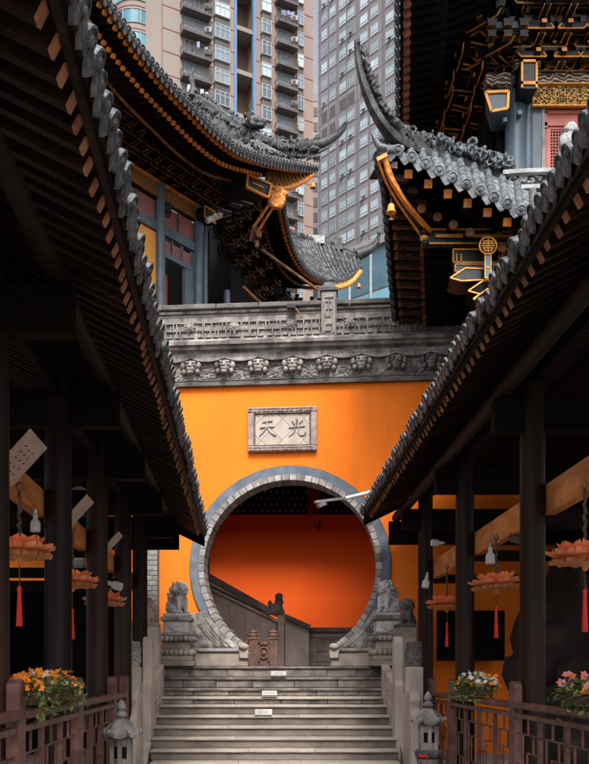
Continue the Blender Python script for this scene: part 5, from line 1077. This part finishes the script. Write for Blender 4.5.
# hip ridge with soaring tip
HR3 = [at(*p) for p in ((357, 42, 9.35), (358.5, 56, 9.36), (363, 75, 9.38), (371, 98, 9.42), (382, 119, 9.5), (394, 133, 9.66), (412, 143, 9.95), (440, 154, 10.3), (470, 163, 10.5), (505, 176, 10.65))]
hp = crv(HR3, 46); sc = [.28+.72*min(1, i/16) for i in range(46)]
mb = MB(); mb.sweep(hp, [(-.05, -.10), (.05, -.10), (.06, -.03), (.04, .02), (.05, .07), (.03, .10), (-.03, .10), (-.05, .07), (-.04, .02), (-.06, -.03)], sc=sc); mb.build('hip_ridge', m_ridge, pv, smooth=35)
mb = MB(); mb.ball(HR3[0], (.035, .035, .05), 8, 6); scrolls(mb, [p+V((.05, -.04, .02)) for p in HR3[1:6]], 60, .022, .042, .05, .018, rr); scrolls(mb, HR3[4:], 60, .03, .065, .12, .04, rr); tag(fuse(mb.build('ridge_scrolls', m_ridge, pv), .010, .025, .02), kind='stuff')
mb = MB(); scrolls(mb, [at(*p) for p in ((425, 146, 10.1), (450, 152, 10.3), (475, 158, 10.4), (508, 172, 10.55))], 50, .03, .07, .14, .05, rr); tag(fuse(mb.build('dragon_relief', m_tile_pale, pv), .010, .025, .02), kind='stuff')
mb = MB(); s2 = crv([at(371, 128, 9.5), at(374, 138, 9.52), at(380, 147, 9.56), at(390, 150, 9.62), at(402, 149, 9.7)], 12); mb.tube(s2, [.012, .02, .024, .03, .034, .04, .045, .05, .05, .05, .045, .04], 8); mb.build('lower_horn', m_tile_pale, pv, smooth=60)
bell(at(391, 198, 9.85), .68, 'large gilt bell hanging under the right pavilion roof corner', .06)
# ridge wall at the foot of the upper storey
def band(x0, x1, y0, y1, d, nm, m, bow=6, th=.1):
    n = 14; A = []; B = []
    for i in range(n): f = i/(n-1); x = x0+(x1-x0)*f; dy = bow*(4*(f-.35)**2-.5); A.append(at(x, y1+dy, d)); B.append(at(x, y0+dy, d))
    mb = MB(); mb.strip(A, B, (0, th, 0)); return mb.build(nm, m, pv)
band(503, 650, 170, 174, 10.5, 'ridge_cap', m_ridge_pale, 5, .2); band(503, 650, 174, 186, 10.58, 'ridge_relief', m_ridge, 5); band(503, 650, 186, 190, 10.5, 'ridge_moulding', m_ridge_pale, 5, .2); band(503, 650, 190, 197, 10.57, 'ridge_relief', m_ridge, 5); band(505, 650, 197, 203, 10.45, 'ridge_moulding', m_ridge_pale, 5, .2)
mb = MB()
for q in range(110): x = rr.uniform(505, 600); f = (x-503)/147; mb.ball(at(x, rr.uniform(176, 185)+5*(4*(f-.35)**2-.5), 10.57), (rr.uniform(.012, .035), .018, rr.uniform(.01, .02)), 6, 4, rot=Matrix.Rotation(rr.uniform(-1, 1), 3, 'Y'))
tag(mb.build('ridge_carving', m_ridge_pale, pv, smooth=60), kind='stuff')
# upper storey
DB = 10.95
mb = MB(); mb.bx(2.72, 3.0, 11.2, 13.4, 5.7, 8.3); mb.build('side_wall', m_black_m, pv)
def ub(x0, x1, y0, y1, d0, d1, nm, m, bev=0, par=None):
    a, b = at(x0, y1, DB), at(x1, y0, DB); mb = MB(); mb.bx(a.x, b.x, d0, d1, a.z, b.z); return mb.build(nm, m, par or pv, bevel=bev)
ub(500, 700, -30, 175, DB+.12, DB+.3, 'wall', m_black_m)
for x, r in ((515, .125), (527, .07)):
    c = at(x, 140, DB+.02); mb = MB(); mb.lathe([(r, 5.9), (r, 7.2)], 20, (c.x, c.y, 0)); mb.build('column', m_bluegrey, pv, smooth=40)
ub(532, 541, 110, 175, DB-.02, DB+.1, 'jamb', m_bluegrey); ub(541, 544, 110, 175, DB-.03, DB+.1, 'jamb', m_ridge_pale)
ub(531, 700, 88.5, 110, DB-.06, DB+.08, 'key_lintel', p_key); ub(529, 700, 76, 88, DB-.09, DB+.06, 'cloud_lintel', p_cloud); ub(511, 536, 65, 78, DB-.2, DB, 'cloud_block', p_cloud)
ub(484, 508, 79, 91, DB-.12, DB+.05, 'cloud_block', p_cloud)
for y in (76, 88.3, 110): ub(530, 700, y-.6, y+.6, DB-.1, DB-.06, 'gilt_edge', m_gold)
o = ub(512.5, 528.5, 80, 107, DB-.35, DB, 'beam_end', m_black)
for q in ((512.5, 514.5, 80, 107), (526.5, 528.5, 80, 107), (512.5, 528.5, 80, 82.2), (512.5, 528.5, 101, 104)): ub(q[0], q[1], q[2], q[3], DB-.37, DB-.35, 'gilt_edge', m_gold, 0, o)
pl = [at(485, 93, DB-.3), at(508, 92, DB-.3), at(507, 109, DB-.3), at(491, 112, DB-.3)]; mb = MB(); mb.hexa(pl+[p+V((.1, .4, 0)) for p in pl]); o = mb.build('beam_end', m_bluegrey, pv); mb = MB()
for i in range(4): mb.bar(pl[i]-V((0, .012, 0)), pl[(i+1) % 4]-V((0, .012, 0)), .022, .03)
mb.build('gilt_edge', m_gold, o)
for q in ((519, 114), (504, 121)): c = at(q[0], q[1], DB-.15); mb = MB(); mb.box(c, (.05, .07, .05)); mb.build('bracket_lamp', m_bluegrey, pv)
# lattice door of the upper storey
ub(544, 700, 112, 175, DB+.02, DB+.1, 'door_panel', m_pinkred); 
for q in ((544, 700, 110.5, 113.5), (544, 700, 122.5, 126), (544, 547, 112, 175), (583, 588, 126, 175), (544, 589, 128, 129.5)): ub(q[0], q[1], q[2], q[3], DB-.01, DB+.03, 'door_frame', m_pinkred)
ub(549, 582, 130, 175, DB+.005, DB+.019, 'lattice_back', m_black_m)
mb = MB()
for i in range(12): x = 549.5+i*2.9; mb.bar(at(x, 130, DB), at(x, 175, DB), .012, .014, up=V((0, 1, 0)))
for i in range(14): y = 131+i*3.1; mb.bar(at(549, y, DB-.004), at(582, y, DB-.004), .014, .012)
mb.build('lattice', m_pinkred, pv)
ub(546, 550, 130, 175, DB-.02, DB+.0, 'carved_stile', m_pinkred); 
# brackets of the upper storey: front row and left row
m_br = [m_black, m_gold]
for i in range(6):
    c = at(530+i*34-(9 if i else 0), 72, DB); bracket((c.x, DB, c.z), (0, -1, 0), (1, 0, 0), .85, pv, 4, m_br, rise=.21)
for i in range(6):
    c = at(514+i*34, 58, DB-.1); bracket((c.x, DB-.1, c.z), (0, -1, 0), (1, 0, 0), .6, pv, 4, m_br, rise=.24)
for k in range(5): gbeam(532, 700, 60-13.5*k, DB-.12-.11*k, .045, .06, m_black, m_gold_dull, .008, 'tie_plank')
for k in range(5):
    x_ = 2.95-.22*k; z_ = 7.05+.16*k; mb = MB(); mb.bx(x_, x_+.06, DB-.2, 13.0, z_, z_+.05); o = mb.build('tie_plank', m_black_m, pv); mb = MB(); mb.bar(V((x_-.004, DB-.2, z_)), V((x_-.004, 13.0, z_)), .008, .012); mb.build('gilt_edge', m_gold_dull, o)
for i in range(3):
    c = at(552+i*36, 64, DB-.12); mb = MB(); mb.prism([(-.25, -.09), (.25, -.09), (.17, -.02), (.13, .09), (-.13, .09), (-.17, -.02)], (c.x, DB-.1, c.z), (1, 0, 0), (0, 0, 1), (0, .08, 0)); o = mb.build('fan_panel', m_black, pv); P = [V((c.x+u, DB-.105, c.z+v)) for u, v in [(-.25, -.09), (-.17, -.02), (-.13, .09), (.13, .09), (.17, -.02), (.25, -.09)]]; mb = MB()
    for p, q in zip(P, P[1:]): mb.bar(p, q, .012, .014)
    for a_ in range(7): an = math.pi*(a_+.5)/7; mb.bar(V((c.x+.05*math.cos(an), DB-.107, c.z-.07+.05*math.sin(an))), V((c.x+.10*math.cos(an), DB-.107, c.z-.07+.11*math.sin(an))), .01, .014, up=V((0, 1, 0)))
    mb.tube([V((c.x+.05*math.cos(math.pi*k/8), DB-.107, c.z-.07+.05*math.sin(math.pi*k/8))) for k in range(9)], .006, 5); mb.build('sunburst', m_gold, o)
for y in (46, 30, 12): ub(540, 700, y-1.2, y+1.2, DB-.02, DB+.1, 'painted_beam', p_scroll if y == 12 else m_black); ub(540, 700, y+1.2, y+2.0, DB-.04, DB, 'gilt_edge', m_gold_dull)
for i in range(5): bracket(at(506, 76, DB)+V((0, .2+.3*i, -.06*i)), (-1, -.35+.2*(i % 2), 0), (0, 1, 0), 1.0, pv, 4, [m_black_m, m_gold], rise=.18)
for i in range(2): bracket(at(508, 66, DB)+V((0, -.02, 0)), (-.7, -.7+.5*i, 0), (.7, -.7, 0), 1.0, pv, 4, m_br, rise=.2)
for i in range(3):                         # hanging chains of capped blocks left of the bracket row
    x = 491+i*16; A = at(x, 14, DB-.5); mb = MB(); mb.tube([A+Zu*.06, A-Zu*.32], .03, 8); mb.box(A-Zu*.12, (.09, .09, .06), 0, taper=1.3); mb.box(A-Zu*.25, (.08, .08, .05), 0, taper=1.3); o = mb.build('pendant_post', m_black, pv)
    mb = MB(); [mb.box(A-Zu*k, (.1, .1, .012)) for k in (.09, .155, .225, .28)]; tag(mb.build('gilt_edge', m_gold_dull, o), kind='stuff')
    if i < 3: mb = MB(); mb.bar(A+V((-.02, .02, -.13)), A+V((.22, .02, -.12)), .05, .07); mb.build('blue_block', m_bluegrey, pv)
# upper roof: left eave and front eave
E5 = [V((.1467*d, d, 7.24+max(0, 9.4-d)*.35)) for d in (8.8, 9.4, 10.0, 11.0, 12.0, 13.2)]
rafters(pv, E5, 30, V((.99, .12, 0)), .5, .3, .055, .07, m_black_m, m_rafter_end, .04, -.05, .07); rafters(pv, [p-Zu*.04 for p in E5], 30, V((.99, .12, 0)), .9, .5, .05, .06, m_black_m, m_gold_dull, .38, -.03, .04); soffit(pv, E5, V((.99, .12, 0)), 2.4, .52, m_black_m)
roof(pv, E5, [p+V((2.2, 0, 1.7)) for p in E5], 26, .05, m_tile, m_tile, sag=.1)
mb = MB(); P = [V((E5[0].x+2.3, 8.8, 8.5)), V((6.5, 8.8, 8.5)), V((6.5, 13.2, 8.5)), V((E5[-1].x+2.3, 13.2, 8.5))]; mb.hexa(P+[p+Zu*.05 for p in P]); mb.build('upper_roof_deck', m_black_m, pv)
# guardian figure on the ridge
gf = thing('roof_guardian', 'grey stone guardian figure sitting on the pavilion ridge before the red door', 'statue', tuple(at(570, 166, 10.45)))
c = at(570, 166, 10.4); mb = MB(); b = mb.ball
b(c+V((0, 0, .13)), (.14, .11, .14)); b(c+V((-.02, -.02, .28)), (.12, .09, .11)); b(c+V((.0, -.02, .40)), (.085, .085, .09)); b(c+V((-.06, -.06, .38)), (.05, .05, .04)); b(c+V((.06, 0, .33)), (.09, .07, .1)); b(c+V((-.09, -.06, .1)), (.07, .09, .08)); b(c+V((.1, -.05, .08)), (.07, .08, .1)); b(c+V((-.1, -.05, .24)), (.05, .06, .08))
fuse(mb.build('figure', m_ridge_pale, gf), .012, .02, .035)
# ---------------------------------------------------------------- city behind
m_beige = mat('beige_tower_render', (.235, .20, .18), (.20, .168, .15), rough=.85, scale=.08, bump=.02, stain=(.15, .125, .11), st_amt=.4, st_scale=.12, st_stretch=(1, 1, .15))
m_rose = mat('rose_tower_render', (.245, .185, .16), (.215, .16, .135), rough=.85, scale=.08, bump=.02, stain=(.15, .11, .095), st_amt=.4, st_scale=.12, st_stretch=(1, 1, .15))
m_redband = mat('red_floor_band', (.28, .10, .09), bump=0)
m_bluestrip = mat('blue_strip', (.10, .20, .34), (.08, .16, .29), bump=0)
m_recess = mat('brown_recess', (.17, .105, .08), (.13, .08, .06), scale=.2, bump=0)
m_wframe = mat('white_window_frame', (.34, .35, .37), bump=0)
m_balc = mat('balcony_grey', (.095, .085, .085), (.06, .053, .053), scale=.6, bump=0)
g_blue = glass('blue_grey_window', (.12, .17, .22)); g_teal = glass('teal_bay_glass', (.06, .22, .30)); g_pale = glass('pale_tower_window', (.33, .41, .45), .2)
m_grey = mat('mauve_grey_cladding', (.205, .19, .205), (.185, .17, .185), rough=.6, scale=.1, bump=.01, stain=(.15, .138, .15), st_amt=.35, st_scale=.1, st_stretch=(1, 1, .2))
m_groove = mat('cladding_joint', (.13, .12, .13), bump=0); m_louver = mat('dark_louvre', (.10, .095, .10), bump=0)
O = V((-13.8, 118, 0)); Ut = V((.885, .466, 0)); Nt = V((.466, -.885, 0))
def tpx(px): p = (px-VX)/F; return (p*118+13.8)/(.885-.466*p)
bt = thing('apartment_tower', 'tall beige apartment tower with balconies and bay windows behind the temple', 'building', tuple(O+V((0, 0, GZ))))
def tb(t0, t1, z0, z1, n0, n1, nm, m, par=None):
    P = [O+Ut*t0+Nt*n0, O+Ut*t1+Nt*n0, O+Ut*t1+Nt*n1, O+Ut*t0+Nt*n1]; mb = MB(); mb.hexa([p+Zu*z0 for p in P]+[p+Zu*z1 for p in P]); return mb.build(nm, m, par or bt)
t1, t2, t3, t4, t5 = tpx(163), tpx(234), tpx(256), tpx(303), tpx(313)
tb(0, t2, GZ, 112, -14, 0, 'wall', m_beige); tb(t2, t3, GZ, 112, -14, -3.0, 'recess_wall', m_recess); tb(t3, t5, GZ, 112, -14, 0, 'wall', m_rose)
tb(tpx(234), tpx(236.6), GZ, 112, -.4, .12, 'blue_strip', m_bluestrip); tb(tpx(253), tpx(255.6), GZ, 112, -.4, .12, 'blue_strip', m_bluestrip)
FZ = [84.6+3*k for k in range(-11, 6)]
for i, z in enumerate(FZ):
    tb(0, t2, z-.12, z, 0, .05, 'floor_band', m_redband); tb(t3, t5, z-.12, z, 0, .05, 'floor_band', m_redband)
    if i % 2 == 0: tb(t2, t3, z+.4, z+1.0, -3.0, -.1, 'cross_slab', m_beige)
def window(px0, px1, z0, z1, n0, cols_, g=g_blue, mull=.09, par=None):
    a, b = tpx(px0), tpx(px1); o = tb(a, b, z0, z1, n0-.02, n0+.04, 'window', g, par); mb = MB(); c = lambda t, z, e=.06: O+Ut*t+Nt*(n0+e)+Zu*z
    for k in range(cols_+1): t_ = a+(b-a)*k/cols_; mb.bar(c(t_, z0), c(t_, z1), mull, .06, up=Nt)
    for z in (z0, z0+(z1-z0)*.68, z1): mb.bar(c(a, z), c(b, z), .06, mull)
    mb.build('frame', m_wframe, o); return o
for i, z in enumerate(FZ):
    # balconies: slab, railing bars, glazed doors behind, air conditioner
    for p0, p1, w0, w1 in ((180, 208.5, 184.5, 203.5), (274.5, 294, 277, 291)):
        window(w0, w1, z+.15, z+2.35, 0, 4)
        a, b = tpx(p0), tpx(p1); o = tb(a, b, z-.35, z+.02, 0, 1.35, 'balcony', m_balc); mb = MB(); c = lambda t, n_, zz: O+Ut*t+Nt*n_+Zu*(z+zz)
        for h in (.95, .55): mb.bar(c(a, 1.3, h), c(b, 1.3, h), .05, .05); mb.bar(c(a, 0, h), c(a, 1.3, h), .05, .05); mb.bar(c(b, 0, h), c(b, 1.3, h), .05, .05)
        for k in range(13): t_ = a+(b-a)*k/12; mb.bar(c(t_, 1.3, 0), c(t_, 1.3, .95), .04, .04, up=Nt)
        for k in range(1, 4): mb.bar(c(a, 1.3*k/4, 0), c(a, 1.3*k/4, .95), .04, .04, up=Nt); mb.bar(c(b, 1.3*k/4, 0), c(b, 1.3*k/4, .95), .04, .04, up=Nt)
        mb.build('railing', m_balc, o); rr = random.Random(i*7+int(p0))
        if rr.random() < .8: P = c(b-.5, 1.0, rr.choice((.9, 1.0))); mb = MB(); mb.box(P, (.9, .5, .65)); mb.lathe([(.24, 0), (.24, .03)], 12, P+V((0, -.27, 0)), 1, Matrix.Rotation(R(90), 3, 'X')); mb.build('air_conditioner', [m_wframe if rr.random() < .4 else m_balc, m_louver], o)
        if rr.random() < .45:
            mb = MB(); 
            for k in range(rr.randint(2, 5)): P = c(rr.uniform(a+.4, b-.4), .9, rr.uniform(1.2, 1.6)); mb.box(P, (.4, .1, rr.uniform(.6, .9)))
            tag(mb.build('laundry', mat('laundry_cloth', rr.choice(((.5, .5, .52), (.6, .12, .2), (.2, .25, .4), (.08, .08, .1))), bump=0), o), kind='stuff')
    for p0, p1, m_ in ((213, 228.5, m_beige), (260, 269.8, m_rose), (295.5, 302, m_rose)):
        o = tb(tpx(p0), tpx(p1), z+.75, z+2.75, 0, .55, 'bay_window', m_wframe); window(p0+.5, p1-.5, z+.85, z+2.65, .55, 3 if p1-p0 > 12 else 2, g_blue if (i+int(p0)) % 3 else g_pale, .10, o); tb(tpx(p0)+.1, tpx(p1)-.1, z-.25, z+.75, 0, .4, 'sill_box', m_balc)
# rounded corner bays on the left
c0 = at(135, 0, 121); c0.z = 0
mb = MB(); mb.lathe([(2.9, GZ), (2.9, 112)], 32, c0); mb.build('round_bay', m_beige, bt, smooth=30)
P = [V((c0.x-8, 120, 0)), O+V((0, .3, 0)), O+V((0, 14, 0)), V((c0.x-8, 134, 0))]; mb = MB(); mb.hexa([p+Zu*GZ for p in P]+[p+Zu*112 for p in P]); mb.build('side_wall', m_beige, bt)
for i, z in enumerate(FZ):
    mb = MB(); n = 18; r = 2.94; A = [c0+V((r*math.cos(R(200+140*k/n)), r*math.sin(R(200+140*k/n)), z+.7)) for k in range(n+1)]; mb.strip(A, [p+Zu*1.8 for p in A], None); o = mb.build('bay_glazing', g_teal, bt, solid=False); mb = MB()
    for k in range(0, n+1, 3): p = c0+V(((r+.03)*math.cos(R(200+140*k/n)), (r+.03)*math.sin(R(200+140*k/n)), z)); mb.bar(p+Zu*.7, p+Zu*2.5, .1, .08, up=V((1, 0, 0)))
    for zz in (.7, 2.5): mb.tube([c0+V(((r+.03)*math.cos(R(200+140*k/n)), (r+.03)*math.sin(R(200+140*k/n)), z+zz)) for k in range(n+1)], .06, 5)
    mb.build('frame', m_wframe, o); mb = MB(); mb.lathe([(2.93, z-.12), (2.96, z-.12), (2.96, z), (2.93, z)], 32, c0); mb.build('floor_band', m_redband, bt)
# mauve grey office tower
O2 = V((9.83, 177, 0)); Ug = V((.627, -.779, 0)); Ng = V((-.779, -.627, 0))
def gpx(px): p = (px-VX)/F; return (p*177-9.83)/(.627+.779*p)
gt = thing('office_tower', 'mauve grey office tower with pale square windows between the temple roofs', 'building', tuple(O2+V((0, 0, GZ))))
def gb(s0, s1, z0, z1, n0, n1, nm, m, par=None):
    P = [O2+Ug*s0+Ng*n0, O2+Ug*s1+Ng*n0, O2+Ug*s1+Ng*n1, O2+Ug*s0+Ng*n1]; mb = MB(); mb.hexa([p+Zu*z0 for p in P]+[p+Zu*z1 for p in P]); return mb.build(nm, m, par or gt)
gb(0, 34, GZ, 150, -25, 0, 'wall', m_grey)
cps = [324.5, 332.6, 342.9, 351, 364, 374.5, 390, 399, 410]; zw = 121.1; rr = random.Random(4)
for px in (320, 328.5, 337.5, 346.8, 357.5, 369, 382.5, 384, 394.5, 404.5):
    s_ = gpx(px); gb(s_-.08, s_+.08, GZ, 150, 0, .04, 'groove', m_groove)
for k in range(-13, 5):
    z = zw+3.22*k; gb(0, 34, z-1.35, z-1.27, 0, .03, 'joint', m_groove)
    for i, px in enumerate(cps):
        s_ = gpx(px); w_ = .78 if i < 2 else .92 if i < 6 else 1.0
        if k == -4 and i not in (6,): gb(s_-w_, s_+w_, z-1.0, z+1.0, 0, .05, 'louvre', m_louver); continue
        if k == -5 and i in (0, 1): gb(s_-w_, s_+w_, z-1.0, z+1.0, 0, .05, 'louvre', m_louver); continue
        o = gb(s_-w_, s_+w_, z-1.0, z+1.0, -.02, .03, 'window', g_pale); mb = MB(); c = lambda u, zz: O2+Ug*(s_+u)+Ng*.05+Zu*(z+zz)
        for u in (-w_, -w_*.3, w_*.35, w_): mb.bar(c(u, -1), c(u, 1), .07, .05, up=Ng)
        for zz in (-1, -.45, 1): mb.bar(c(-w_, zz), c(w_, zz), .05, .07)
        mb.build('frame', m_wframe, o)
        if rr.random() < .16: mb = MB(); a = c(-w_*.3, -.5); b = c(w_*.35, -.5); d = Ng*.7+Zu*-.5; q0 = c(-w_*.3, .2); q1 = c(w_*.35, .2); mb.hexa([a+Ng*.05, b+Ng*.05, b+d, a+d, a+Ng*.05+Zu*.06, b+Ng*.05+Zu*.06, b+d+Zu*.06, a+d+Zu*.06]); mb.build('open_sash', m_louver, o)
# distant block in the gap
ft = thing('distant_tower', 'narrow distant grey block in the gap between the two towers', 'building', (13, 215, GZ)); mb = MB(); a = at(309, 84, 215); b = at(330, 84, 215); mb.bx(a.x, b.x, 215, 230, GZ, a.z); mb.build('wall', m_grey, ft)
for k in range(16): z = a.z-2-3.6*k; mb = MB(); mb.bx(at(313.6, 0, 215).x, at(317.6, 0, 215).x, 214.9, 215.0, z-2.2, z); mb.build('window', m_louver if k % 3 else g_blue, ft)
# low glass block
gl = thing('glass_building', 'low blue glass building behind the farther temple roof tip', 'building', (7, 60, GZ)); m_gl = glass('blue_curtain_glass', (.10, .22, .28), .08); m_glf = mat('grey_mullion', (.25, .28, .30), bump=0)
a, b = at(330, 257, 62), at(440, 215, 56); U3 = (V((b.x-a.x, b.y-a.y, 0))).normalized(); L3 = V((b.x-a.x, b.y-a.y, 0)).length; O3 = V((a.x, a.y, 0)); N3 = V((U3.y, -U3.x, 0)); zt = 28.0
mb = MB(); P = [O3, O3+U3*L3, O3+U3*L3-N3*8, O3-N3*8]; mb.hexa([p+Zu*GZ for p in P]+[p+Zu*zt for p in P]); mb.build('core', m_glf, gl)
mb = MB(); P = [O3+N3*.3, O3+U3*L3+N3*.3, O3+U3*L3-N3*8, O3-N3*8]; mb.hexa([p+Zu*(zt) for p in P]+[p+Zu*(zt+.5) for p in P]); mb.build('roof_edge', m_grey, gl)
n = 5
for i in range(n):
    for k in range(3):
        p, q = O3+U3*(L3*i/n+.07)+N3*.05, O3+U3*(L3*(i+1)/n-.07)+N3*.05; z0, z1 = zt-2.9*(k+1)+.08, zt-2.9*k-.08; mb = MB(); mb.hexa([p+Zu*z0, q+Zu*z0, q-N3*.04+Zu*z0, p-N3*.04+Zu*z0, p+Zu*z1, q+Zu*z1, q-N3*.04+Zu*z1, p-N3*.04+Zu*z1]); mb.build('glass_pane', m_gl, gl)
for i in range(n+1): p = O3+U3*(L3*i/n)+N3*.08; mb = MB(); mb.bar(p+Zu*10, p+Zu*zt, .16, .16, up=V((1, 0, 0))); mb.build('mullion', m_glf, gl)
